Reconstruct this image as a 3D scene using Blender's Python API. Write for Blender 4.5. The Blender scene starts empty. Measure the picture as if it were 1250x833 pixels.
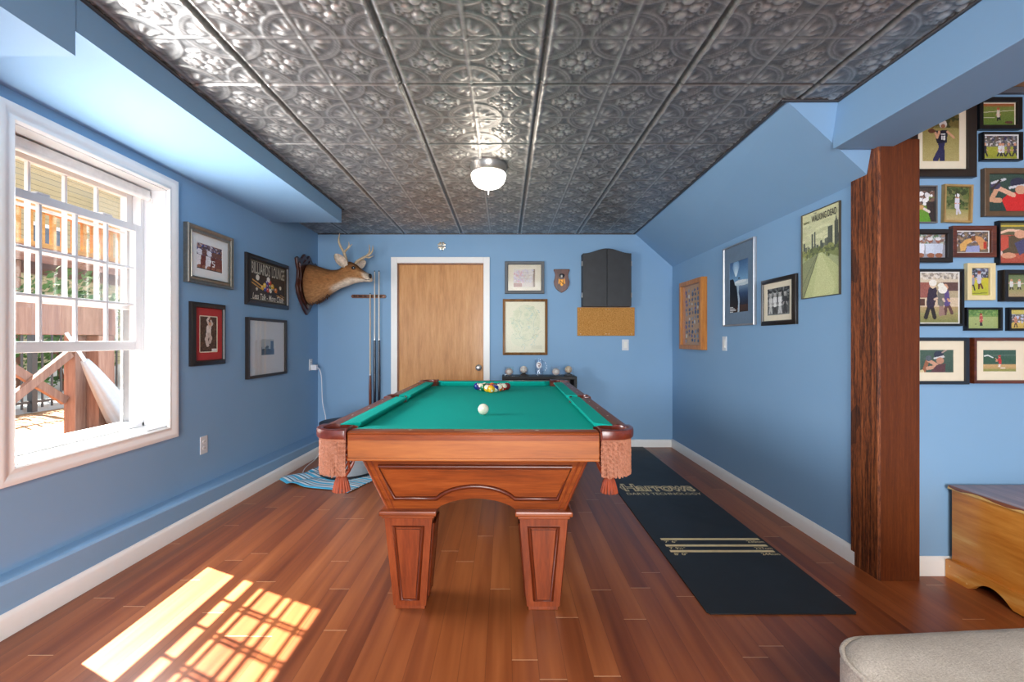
import bpy, bmesh, math, random
import numpy as np
from mathutils import Vector, Matrix

random.seed(7)
PI = math.pi
SC = bpy.context.scene
COL = SC.collection

# ------------------------------------------------------------------ colours and materials
def lin(c):
    return c / 12.92 if c <= 0.04045 else ((c + 0.055) / 1.055) ** 2.4

def rgb(r, g, b):
    return (lin(r / 255), lin(g / 255), lin(b / 255), 1.0)

class NT:
    """small wrapper to wire shader nodes"""
    def __init__(s, name):
        s.m = bpy.data.materials.new(name)
        s.m.use_nodes = True
        s.t = s.m.node_tree
        s.t.nodes.clear()
        s.out = s.n('ShaderNodeOutputMaterial')
    def n(s, kind, **kw):
        x = s.t.nodes.new(kind)
        for k, v in kw.items():
            setattr(x, k, v)
        return x
    def l(s, a, b):
        s.t.links.new(a, b)
    def bsdf(s, rough=.5, metal=0., coat=0., spec=.5):
        b = s.n('ShaderNodeBsdfPrincipled')
        b.inputs['Roughness'].default_value = rough
        b.inputs['Metallic'].default_value = metal
        b.inputs['Coat Weight'].default_value = coat
        b.inputs['Coat Roughness'].default_value = .12
        b.inputs['Specular IOR Level'].default_value = spec
        s.l(b.outputs[0], s.out.inputs[0])
        s.b = b
        return b
    def math(s, op, a, b=None, c=None):
        x = s.n('ShaderNodeMath', operation=op)
        for i, v in enumerate((a, b, c)):
            if v is None: continue
            if isinstance(v, (int, float)): x.inputs[i].default_value = v
            else: s.l(v, x.inputs[i])
        return x.outputs[0]
    def ramp(s, fac, stops):
        r = s.n('ShaderNodeValToRGB')
        e = r.color_ramp.elements
        while len(e) < len(stops): e.new(.5)
        for i, (p, c) in enumerate(stops):
            e[i].position = p; e[i].color = c
        s.l(fac, r.inputs[0])
        return r.outputs[0]
    def mix(s, fac, a, b, mode='MIX'):
        x = s.n('ShaderNodeMix', data_type='RGBA', blend_type=mode)
        if isinstance(fac, (int, float)): x.inputs[0].default_value = fac
        else: s.l(fac, x.inputs[0])
        for i, v in ((6, a), (7, b)):
            if isinstance(v, tuple): x.inputs[i].default_value = v
            else: s.l(v, x.inputs[i])
        return x.outputs[2]
    def noise(s, scale, detail=4, rough=.55, stretch=None, coord='Object'):
        tc = s.n('ShaderNodeTexCoord')
        v = tc.outputs[coord]
        if stretch:
            mp = s.n('ShaderNodeMapping')
            mp.inputs['Scale'].default_value = stretch
            s.l(v, mp.inputs[0]); v = mp.outputs[0]
        x = s.n('ShaderNodeTexNoise')
        x.inputs['Scale'].default_value = scale
        x.inputs['Detail'].default_value = detail
        x.inputs['Roughness'].default_value = rough
        s.l(v, x.inputs['Vector'])
        return x.outputs[0]
    def bump(s, h, strength=.2, dist=.002):
        x = s.n('ShaderNodeBump')
        x.inputs['Strength'].default_value = strength
        x.inputs['Distance'].default_value = dist
        s.l(h, x.inputs['Height'])
        s.l(x.outputs[0], s.b.inputs['Normal'])

def mk(name, col, rough=.5, metal=0., var=.06, vscale=30, bump=0, bscale=200, bdist=.001, coat=0., spec=.5):
    """a painted / plastic / fabric surface: one colour with a slight procedural unevenness"""
    t = NT(name); b = t.bsdf(rough, metal, coat, spec)
    nz = t.noise(vscale)
    lo = tuple(max(0, x * (1 - var)) for x in col[:3]) + (1,)
    hi = tuple(min(1, x * (1 + var)) for x in col[:3]) + (1,)
    t.l(t.ramp(nz, [(.3, lo), (.7, hi)]), b.inputs['Base Color'])
    if bump: t.bump(t.noise(bscale, 3), bump, bdist)
    return t.m

def wood(name, dark, mid, light, axis='y', scale=6, rough=.35, coat=.2, bump=.05, stretch=14, spec=.5):
    t = NT(name); b = t.bsdf(rough, 0, coat, spec)
    st = [float(stretch)] * 3
    st['xyz'.index(axis)] = 1.0
    g = t.noise(scale * .35, 6, .6, tuple(st))
    f = t.noise(scale * 2.2, 4, .6, tuple(st))
    k = t.math('ADD', t.math('MULTIPLY', g, .65), t.math('MULTIPLY', f, .35))
    t.l(t.ramp(k, [(.34, dark), (.5, mid), (.66, light)]), b.inputs['Base Color'])
    if bump: t.bump(f, bump, .001)
    return t.m

def clear(name, tint=(1, 1, 1, 1), amount=.06, rough=.02):
    """thin clear sheet: lets light through and mirrors a little, more at grazing angles"""
    t = NT(name)
    tr = t.n('ShaderNodeBsdfTransparent'); tr.inputs[0].default_value = tint
    gl = t.n('ShaderNodeBsdfGlossy'); gl.inputs['Roughness'].default_value = rough
    lw = t.n('ShaderNodeLayerWeight'); lw.inputs[0].default_value = .25
    f = t.math('ADD', t.math('MULTIPLY', lw.outputs['Fresnel'], .16), amount)
    ms = t.n('ShaderNodeMixShader')
    t.l(f, ms.inputs[0]); t.l(tr.outputs[0], ms.inputs[1]); t.l(gl.outputs[0], ms.inputs[2])
    t.l(ms.outputs[0], t.out.inputs[0])
    return t.m

def printed(name='printed_paper', rough=.4, attr='Col', spec=.4):
    t = NT(name); b = t.bsdf(rough, 0, 0, spec)
    a = t.n('ShaderNodeAttribute'); a.attribute_name = attr
    t.l(a.outputs['Color'], b.inputs['Base Color'])
    return t.m

# ------------------------------------------------------------------ mesh building
class MB:
    """collects shapes and links them as ONE mesh object"""
    def __init__(s):
        s.bm = bmesh.new(); s.mi = 0
    def _f(s, vs):
        try:
            f = s.bm.faces.new(vs); f.material_index = s.mi; return f
        except ValueError:
            return None
    def box(s, x0, x1, y0, y1, z0, z1, bev=0, M=None, seg=2):
        b = bmesh.new()
        vs = [b.verts.new((x, y, z)) for z in (z0, z1) for y in (y0, y1) for x in (x0, x1)]
        for q in ((0, 2, 3, 1), (4, 5, 7, 6), (0, 1, 5, 4), (2, 6, 7, 3), (0, 4, 6, 2), (1, 3, 7, 5)):
            b.faces.new([vs[i] for i in q])
        if bev:
            bmesh.ops.bevel(b, geom=list(b.edges), offset=bev, segments=seg, affect='EDGES', profile=.6)
        s.add(b, M); return s
    def add(s, b, M=None):
        if M is not None: bmesh.ops.transform(b, matrix=M, verts=b.verts)
        mp = {v: s.bm.verts.new(v.co) for v in b.verts}
        for f in b.faces:
            s._f([mp[v] for v in f.verts])
        b.free()
    def pts(s, verts, faces, M=None):
        vs = [s.bm.verts.new(M @ Vector(v) if M is not None else Vector(v)) for v in verts]
        for f in faces: s._f([vs[i] for i in f])
        return s
    def prism(s, poly, a, b, plane='xy', bev=0, M=None):
        """polygon extruded from a to b along the axis normal to plane"""
        q = bmesh.new()
        def P(u, v, w):
            return {'xy': (u, v, w), 'xz': (u, w, v), 'yz': (w, u, v)}[plane]
        lo = [q.verts.new(P(u, v, a)) for u, v in poly]
        hi = [q.verts.new(P(u, v, b)) for u, v in poly]
        n = len(poly)
        q.faces.new(lo[::-1]); q.faces.new(hi)
        for i in range(n):
            q.faces.new((lo[i], lo[(i + 1) % n], hi[(i + 1) % n], hi[i]))
        bmesh.ops.recalc_face_normals(q, faces=q.faces)
        if bev:
            es = [e for e in q.edges if len(e.link_faces) == 2 and e.calc_face_angle(0) > .4]
            bmesh.ops.bevel(q, geom=es, offset=bev, segments=2, affect='EDGES', profile=.6)
        s.add(q, M); return s
    def rings(s, rings, close=True, cap0=True, cap1=True):
        """skin over a list of rings (equal point counts)"""
        R = [[s.bm.verts.new(p) for p in r] for r in rings]
        n = len(R[0])
        for a, b in zip(R, R[1:]):
            for i in range(n if close else n - 1):
                s._f((a[i], a[(i + 1) % n], b[(i + 1) % n], b[i]))
        if cap0: s._f(R[0][::-1])
        if cap1: s._f(R[-1])
        return s
    def tube(s, path, r, n=8, closed=False, caps=True):
        path = [Vector(p) for p in path]
        k = len(path)
        rr = r if isinstance(r, (list, tuple)) else [r] * k
        out = []; prev = None
        for i, p in enumerate(path):
            if closed: t = path[(i + 1) % k] - path[i - 1]
            else: t = path[min(i + 1, k - 1)] - path[max(i - 1, 0)]
            if t.length < 1e-9: t = Vector((0, 0, 1))
            t.normalize()
            if prev is None:
                a = Vector((0, 0, 1)) if abs(t.z) < .9 else Vector((1, 0, 0))
                u = t.cross(a).normalized()
            else:
                u = (prev - t * prev.dot(t)).normalized()
            prev = u; w = t.cross(u)
            out.append([p + (u * math.cos(2 * PI * j / n) + w * math.sin(2 * PI * j / n)) * rr[i] for j in range(n)])
        if closed:
            out.append(out[0])
            R = [[s.bm.verts.new(p) for p in q] for q in out[:-1]]
            R.append(R[0])
            for a, b in zip(R, R[1:]):
                for i in range(n): s._f((a[i], a[(i + 1) % n], b[(i + 1) % n], b[i]))
        else:
            s.rings(out, True, caps, caps)
        return s
    def lathe(s, prof, n=32, M=None, caps=True):
        """profile of (radius, z) turned about z"""
        q = MB(); q.mi = s.mi
        q.rings([[(r * math.cos(2 * PI * j / n), r * math.sin(2 * PI * j / n), z) for j in range(n)] for r, z in prof], True, caps, caps)
        b = q.bm
        if M is not None: bmesh.ops.transform(b, matrix=M, verts=b.verts)
        mp = {v: s.bm.verts.new(v.co) for v in b.verts}
        for f in b.faces: s._f([mp[v] for v in f.verts])
        b.free(); return s
    def ball(s, c, r, n=24, m=14, M=None):
        """ellipsoid"""
        if not isinstance(r, (tuple, list)): r = (r, r, r)
        V = []; F = []
        V.append((0, 0, -1))
        for i in range(1, m):
            a = -PI / 2 + PI * i / m
            for j in range(n):
                V.append((math.cos(a) * math.cos(2 * PI * j / n), math.cos(a) * math.sin(2 * PI * j / n), math.sin(a)))
        V.append((0, 0, 1))
        for j in range(n): F.append((0, 1 + (j + 1) % n, 1 + j))
        for i in range(m - 2):
            for j in range(n):
                a = 1 + i * n + j; b = 1 + i * n + (j + 1) % n
                F.append((a, b, b + n, a + n))
        t = 1 + (m - 2) * n
        for j in range(n): F.append((t + j, t + (j + 1) % n, len(V) - 1))
        V = [(x * r[0] + c[0], y * r[1] + c[1], z * r[2] + c[2]) for x, y, z in V]
        return s.pts(V, F, M)
    def build(s, name, mats, parent=None, smooth=None, loc=None):
        me = bpy.data.meshes.new(name)
        bmesh.ops.recalc_face_normals(s.bm, faces=s.bm.faces)
        s.bm.to_mesh(me); s.bm.free()
        if not isinstance(mats, (list, tuple)): mats = [mats]
        for m in mats: me.materials.append(m)
        if smooth is not None:
            me.shade_smooth() if smooth is True else shade_angle(me, smooth)
        o = bpy.data.objects.new(name, me); COL.objects.link(o)
        if parent is not None: o.parent = parent
        if loc is not None: o.location = loc
        return o

def shade_angle(me, deg):
    me.shade_smooth()
    b = bmesh.new(); b.from_mesh(me)
    lim = math.radians(deg)
    for e in b.edges:
        if len(e.link_faces) == 2 and e.calc_face_angle(0) > lim: e.smooth = False
    b.to_mesh(me); b.free()

def tag(o, label, cat, group=None, kind=None):
    o['label'] = label; o['category'] = cat
    if group: o['group'] = group
    if kind: o['kind'] = kind
    return o

def thing(name, label, cat, loc=(0, 0, 0), rz=0, group=None):
    o = bpy.data.objects.new(name, None); COL.objects.link(o)
    o.empty_display_size = .05
    o.location = loc; o.rotation_euler = (0, 0, rz)
    return tag(o, label, cat, group)

def struct(o):
    o['kind'] = 'structure'
    return o

def dup(root, loc, rz, label, group=None):
    """copy a thing with its parts and sub-parts"""
    r = root.copy(); COL.objects.link(r); r.location = loc; r.rotation_euler = (0, 0, rz); r['label'] = label
    if group: r['group'] = group
    for ch in list(root.children):
        c = ch.copy(); COL.objects.link(c); c.parent = r
        for g in list(ch.children):
            d = g.copy(); COL.objects.link(d); d.parent = c
    return r

def T(x=0, y=0, z=0, rx=0, ry=0, rz=0):
    return Matrix.Translation((x, y, z)) @ Matrix.Rotation(rz, 4, 'Z') @ Matrix.Rotation(ry, 4, 'Y') @ Matrix.Rotation(rx, 4, 'X')

_text_cache = {}
def letters(body, w, h, offset=0., shear=0., extrude=.0):
    """outline of a line of text as (verts, faces) fitted into w x h, in the xz plane facing -y"""
    key = (body, offset, shear)
    if key not in _text_cache:
        cu = bpy.data.curves.new('lettering', 'FONT'); cu.body = body
        cu.offset = offset; cu.shear = shear; cu.resolution_u = 3
        ob = bpy.data.objects.new('lettering', cu); COL.objects.link(ob)
        bpy.context.view_layer.update()
        dg = bpy.context.evaluated_depsgraph_get()
        me = bpy.data.meshes.new_from_object(ob.evaluated_get(dg))
        V = [tuple(v.co) for v in me.vertices]; F = [tuple(p.vertices) for p in me.polygons]
        bpy.data.objects.remove(ob); bpy.data.curves.remove(cu); bpy.data.meshes.remove(me)
        _text_cache[key] = (V, F)
    V, F = _text_cache[key]
    xs = [v[0] for v in V]; ys = [v[1] for v in V]
    x0, x1, y0, y1 = min(xs), max(xs), min(ys), max(ys)
    return [((v[0] - x0) / (x1 - x0) * w, 0, (v[1] - y0) / (y1 - y0) * h) for v in V], F

# ------------------------------------------------------------------ printed pictures (each cell of the sheet carries its ink colour)
class Sheet:
    def __init__(s, w, h, col):
        s.w, s.h = w, h
        s.a = np.ones((h, w, 3)) * np.array(col) / 255.
        yy, xx = np.mgrid[0:h, 0:w]
        s.x = (xx + .5) / w; s.y = (yy + .5) / h
        s.asp = w / h
    def grad(s, c0, c1, y0=0., y1=1.):
        t = np.clip((s.y - y0) / (y1 - y0), 0, 1)[..., None]
        m = (s.y >= y0) & (s.y <= y1)
        g = (np.array(c0) * (1 - t) + np.array(c1) * t) / 255.
        s.a[m] = g[m]; return s
    def _p(s, m, c): s.a[m] = np.array(c) / 255.; return s
    def rect(s, x0, y0, x1, y1, c): return s._p((s.x >= x0) & (s.x <= x1) & (s.y >= y0) & (s.y <= y1), c)
    def ell(s, cx, cy, rx, ry, c): return s._p(((s.x - cx) / rx) ** 2 + ((s.y - cy) / ry) ** 2 <= 1, c)
    def poly(s, P, c):
        m = np.zeros(s.x.shape, bool); n = len(P)
        for i in range(n):
            x1, y1 = P[i]; x2, y2 = P[(i + 1) % n]
            if y1 == y2: continue
            k = ((y1 > s.y) != (y2 > s.y)) & (s.x < (x2 - x1) * (s.y - y1) / (y2 - y1) + x1)
            m ^= k
        return s._p(m, c)
    def line(s, P, wd, c):
        """wd is a share of the sheet height"""
        for (x1, y1), (x2, y2) in zip(P, P[1:]):
            ax, ay, bx, by = x1 * s.asp, y1, x2 * s.asp, y2
            dx, dy = bx - ax, by - ay
            L = dx * dx + dy * dy + 1e-9
            t = np.clip(((s.x * s.asp - ax) * dx + (s.y - ay) * dy) / L, 0, 1)
            d = np.hypot(s.x * s.asp - ax - t * dx, s.y - ay - t * dy)
            s._p(d <= wd / 2, c)
        return s
    def speck(s, x0, y0, x1, y1, n, size, cols, seed=1):
        r = random.Random(seed)
        for _ in range(n):
            s.ell(r.uniform(x0, x1), r.uniform(y0, y1), size * r.uniform(.5, 1.3) / s.asp, size * r.uniform(.5, 1.3), r.choice(cols))
        return s
    def grain(s, amp, seed=0):
        r = np.random.RandomState(seed)
        s.a = np.clip(s.a + r.normal(0, amp / 255., s.a.shape[:2])[..., None], 0, 1); return s
    def man(s, x, y, h, shirt, pants, skin=(205, 150, 120), hat=None, lean=0., arms=((-.2, -.1), (.2, .0)), legs=((-.12, .5), (.14, .5))):
        """figure with hips at x,y; h is the figure's height as a share of the sheet"""
        k = 1 / s.asp
        sx, sy = x + lean * h * k, y - .33 * h
        for lx, ly in legs:
            s.line([(x, y), (x + lx * .6 * h * k, y + ly * .5 * h), (x + lx * h * k, y + ly * h)], .1 * h, pants)
        s.line([(x, y), (sx, sy)], .22 * h, shirt)
        for ax, ay in arms:
            s.line([(sx, sy + .02 * h), (sx + ax * .6 * h * k, sy + .15 * h + ay * .3 * h)], .085 * h, shirt)
            s.line([(sx + ax * .6 * h * k, sy + .15 * h + ay * .3 * h), (sx + ax * h * k, sy + ay * h + .08 * h)], .06 * h, skin)
        s.ell(sx + lean * .12 * h * k, sy - .16 * h, .085 * h * k, .105 * h, skin)
        if hat: s.ell(sx + lean * .12 * h * k, sy - .2 * h, .1 * h * k, .085 * h, hat)
        return s
    def build(s, name, w, h, mat, parent, x0, z0, y):
        W, H = s.w, s.h
        gx = np.linspace(x0, x0 + w, W + 1); gz = np.linspace(z0 + h, z0, H + 1)
        X, Z = np.meshgrid(gx, gz)
        V = np.stack([X, np.full(X.shape, y), Z], -1).reshape(-1, 3)
        i = np.arange(H)[:, None] * (W + 1) + np.arange(W)[None, :]
        F = np.stack([i, i + W + 1, i + W + 2, i + 1], -1).reshape(-1, 4)
        me = bpy.data.meshes.new(name)
        me.from_pydata(V.tolist(), [], F.tolist())
        c = s.a.reshape(-1, 3)
        c = np.where(c <= .04045, c / 12.92, ((c + .055) / 1.055) ** 2.4)
        c = np.concatenate([c, np.ones((len(c), 1))], 1)
        at = me.color_attributes.new('Col', 'FLOAT_COLOR', 'CORNER')
        at.data.foreach_set('color', np.repeat(c, 4, 0).astype(np.float32).ravel())
        me.materials.append(mat)
        o = bpy.data.objects.new(name, me); COL.objects.link(o); o.parent = parent
        return o
# ------------------------------------------------------------------ the room, in metres: x to the right, y away from the camera, z up
EYE = 1.14
BACK, LEFT, RIGHT, CEIL = 4.84, -1.986, 1.785, 2.272
ALC, ALC_CEIL, FAR_R, REAR = 2.21, 2.36, 4.3, -3.6

WALLC = rgb(104, 152, 204)
def wall_paint():
    t = NT('blue_wall_paint'); b = t.bsdf(.62, 0, 0, .3)
    n = t.noise(1.3, 3)
    t.l(t.ramp(n, [(.3, rgb(129, 166, 200)), (.7, rgb(135, 171, 204))]), b.inputs['Base Color'])
    t.bump(t.noise(90, 3), .12, .0015)
    return t.m
M_WALL = wall_paint()
M_WHITE = mk('white_gloss_paint', rgb(240, 238, 234), .35, var=.01)
M_VINYL = mk('white_vinyl', rgb(216, 217, 219), .3, var=.01)
M_TAN = mk('tan_ceiling_board', rgb(176, 140, 104), .7, var=.08, vscale=8)
M_BLACK = mk('black_lacquer', rgb(22, 21, 22), .35, var=.1)
M_DARKFRAME = mk('dark_brown_black_moulding', rgb(34, 27, 24), .35, var=.15)
M_SILVER = mk('silver_leaf', rgb(150, 145, 135), .3, .85, var=.12, vscale=60)
M_CHROME = mk('polished_steel', rgb(214, 212, 210), .3, .9, var=.02)
M_CREAM = mk('cream_mat_card', rgb(226, 214, 190), .8, var=.02)
M_WHITEMAT = mk('white_mat_card', rgb(226, 224, 220), .8, var=.02)
M_PRINT = printed()
M_POSTER = printed('printed_poster', .3)
M_GLASS = clear('window_glass', amount=.02)
M_PGLASS = clear('picture_glass', amount=.035, rough=.04)

def floor_mat():
    t = NT('cherry_laminate_planks'); b = t.bsdf(.3, 0, 0, .42)
    b.inputs['Coat Roughness'].default_value = .18
    tc = t.n('ShaderNodeTexCoord'); sp = t.n('ShaderNodeSeparateXYZ'); t.l(tc.outputs['Object'], sp.inputs[0])
    X, Y = sp.outputs[0], sp.outputs[1]
    PW, PL = .092, 1.15
    u = t.math('DIVIDE', t.math('ADD', X, 20.03), PW)
    row = t.math('FLOOR', u)
    wn = t.n('ShaderNodeTexWhiteNoise', noise_dimensions='1D'); t.l(row, wn.inputs['W'])
    v = t.math('ADD', t.math('DIVIDE', t.math('ADD', Y, 30.), PL), t.math('MULTIPLY', wn.outputs[0], 7.))
    col = t.math('FLOOR', v)
    cb = t.n('ShaderNodeCombineXYZ'); t.l(row, cb.inputs[0]); t.l(col, cb.inputs[1])
    w2 = t.n('ShaderNodeTexWhiteNoise', noise_dimensions='3D'); t.l(cb.outputs[0], w2.inputs['Vector'])
    tone = w2.outputs[0]
    # grain, shifted from plank to plank
    ad = t.n('ShaderNodeVectorMath', operation='ADD'); t.l(tc.outputs['Object'], ad.inputs[0])
    sc = t.n('ShaderNodeVectorMath', operation='SCALE'); t.l(w2.outputs['Color'], sc.inputs[0]); sc.inputs['Scale'].default_value = 30.
    t.l(sc.outputs[0], ad.inputs[1])
    mp = t.n('ShaderNodeMapping'); mp.inputs['Scale'].default_value = (14., .7, 1.); t.l(ad.outputs[0], mp.inputs[0])
    nz = t.n('ShaderNodeTexNoise'); nz.inputs['Scale'].default_value = 1.6; nz.inputs['Detail'].default_value = 2; nz.inputs['Roughness'].default_value = .5
    t.l(mp.outputs[0], nz.inputs['Vector'])
    k = t.math('ADD', t.math('MULTIPLY', tone, .26), t.math('MULTIPLY', nz.outputs[0], .62))
    c = t.ramp(k, [(.2, rgb(104, 50, 26)), (.4, rgb(136, 72, 38)), (.56, rgb(154, 86, 46)), (.75, rgb(174, 104, 60))])
    fu = t.math('FRACT', u); fv = t.math('FRACT', v)
    eu = t.math('LESS_THAN', t.math('MINIMUM', fu, t.math('SUBTRACT', 1., fu)), .012)
    ev = t.math('LESS_THAN', t.math('MINIMUM', fv, t.math('SUBTRACT', 1., fv)), .0013)
    c = t.mix(t.math('MULTIPLY', eu, .45), c, rgb(70, 32, 18))
    c = t.mix(t.math('MULTIPLY', ev, .75), c, rgb(225, 180, 140))
    t.l(c, b.inputs['Base Color'])
    t.l(t.math('ADD', t.math('MULTIPLY', nz.outputs[0], .1), .27), b.inputs['Roughness'])
    t.bump(t.math('SUBTRACT', t.math('MULTIPLY', nz.outputs[0], .15), t.math('MAXIMUM', eu, ev)), .25, .0006)
    return t.m

struct(MB().box(LEFT - .26, FAR_R, REAR, BACK, -.1, 0).build('floor', floor_mat()))

# ---- left wall with the window opening
WY0, WY1, WZ0, WZ1 = 1.836, 2.672, .628, 2.02
def wall_left():
    m = MB()
    x0, x1 = LEFT - .26, LEFT
    m.box(x0, x1, REAR, WY0, 0, 2.5)
    m.box(x0, x1, WY1, BACK + .15, 0, 2.5)
    m.box(x0, x1, WY0, WY1, 0, WZ0)
    m.box(x0, x1, WY0, WY1, WZ1, 2.5)
    return struct(m.build('wall_left', M_WALL))
wall_left()
# sloping foundation ledge low on the left wall and its baseboard
def ledge():
    # (y, front x, top z)
    st = [(REAR, -1.99, .30), (1.72, -1.918, .212), (4.33, -1.832, .163), (BACK, -1.815, .152)]
    m = MB()
    m.rings([[(LEFT - .01, y, 0), (x, y, 0), (x, y, z - .012), (x - .008, y, z - .002), (LEFT - .01, y, z + .004)] for y, x, z in st])
    struct(m.build('trim_1', M_WALL))
    m = MB()
    m.rings([[(x, y, 0), (x + .016, y, 0), (x + .016, y, .072), (x + .011, y, .084), (x + .004, y, .092), (x, y, .092)] for y, x, z in st])
    struct(m.build('baseboard_left', M_WHITE, smooth=25))
ledge()

# ---- back wall with the door opening
DX0, DX1, DZ = -1.141, -.222, 1.954
def wall_back():
    m = MB(); y0, y1 = BACK, BACK + .15
    m.box(LEFT - .02, DX0, y0, y1, 0, 2.5); m.box(DX1, RIGHT + .2, y0, y1, 0, 2.5); m.box(DX0, DX1, y0, y1, DZ, 2.5)
    struct(m.build('wall_back', M_WALL))
wall_back()
def base_profile(x0, x1, y, name, dirn=-1):
    p = [(0, 0), (.016, 0), (.016, .062), (.011, .074), (.004, .08), (0, .08)]
    m = MB(); m.rings([[(x, y + dirn * a, b) for a, b in p] for x in (x0, x1)])
    return struct(m.build(name, M_WHITE, smooth=25))
base_profile(-1.81, DX0 - .066, BACK, 'baseboard_back')
base_profile(DX1 + .066, RIGHT - .003, BACK, 'baseboard_back')
def baseboard_right():
    p = [(0, 0), (.018, 0), (.018, .064), (.012, .078), (.005, .086), (0, .086)]
    m = MB(); m.rings([[(RIGHT - a, y, b) for a, b in p] for y in (2.30, BACK - .004)])
    struct(m.build('baseboard_right', M_WHITE, smooth=25))
baseboard_right()
p = [(0, 0), (.016, 0), (.016, .07), (.011, .082), (.004, .09), (0, .09)]
m = MB(); m.rings([[(x, ALC - a, b) for a, b in p] for x in (1.96, FAR_R)]); struct(m.build('baseboard_alcove', M_WHITE, smooth=25))

# ---- right side: wall, sloped stair underside, boxed beam, alcove
struct(MB().box(RIGHT, RIGHT + .12, ALC + .02, BACK + .1, 0, 2.5).build('wall_right', M_WALL))
struct(MB().box(1.80, FAR_R, ALC, ALC + .12, 0, 2.6).build('wall_alcove', M_WALL))
struct(MB().box(FAR_R, FAR_R + .1, REAR, ALC + .1, 0, 2.6).build('wall_far_right', M_WALL))
m = MB()
yf = 2.165
m.rings([[(1.324, yf - .02, CEIL), (RIGHT, yf + .06, 1.935), (RIGHT + .05, yf + .06, 1.935), (RIGHT + .05, yf - .02, CEIL)],
         [(1.383, BACK + .01, CEIL), (RIGHT, BACK + .01, 1.917), (RIGHT + .05, BACK + .01, 1.917), (RIGHT + .05, BACK + .01, CEIL)]])
struct(m.build('ceiling_slope', M_WALL))
struct(MB().box(1.574, 1.84, REAR, yf + .018, 2.055, 2.5, bev=.004).build('beam', M_WALL))
struct(MB().box(1.84, FAR_R, REAR, ALC, ALC_CEIL, ALC_CEIL + .08).build('ceiling_alcove', M_TAN))
struct(MB().box(1.84, FAR_R, ALC - .02, ALC, ALC_CEIL - .03, ALC_CEIL, bev=.003).build('trim_2', mk('grey_trim', rgb(92, 96, 104), .6)))
# ---- soffits on the left
struct(MB().box(LEFT - .01, -1.40, -1.0, 3.906, 2.147, 2.5).build('ceiling_soffit', M_WALL))
struct(MB().box(LEFT - .01, -1.3985, REAR, 1.483, 2.065, 2.4).build('ceiling_soffit_low', M_WALL))
# ---- rear of the room, behind the camera: wall with a wide opening added to let the fill light in
m = MB()
m.box(LEFT - .26, -.9, REAR - .15, REAR, 0, 2.6); m.box(1.3, FAR_R + .1, REAR - .15, REAR, 0, 2.6); m.box(-.9, 1.3, REAR - .15, REAR, 2.1, 2.6)
struct(m.build('wall_rear', M_WALL))

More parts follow.
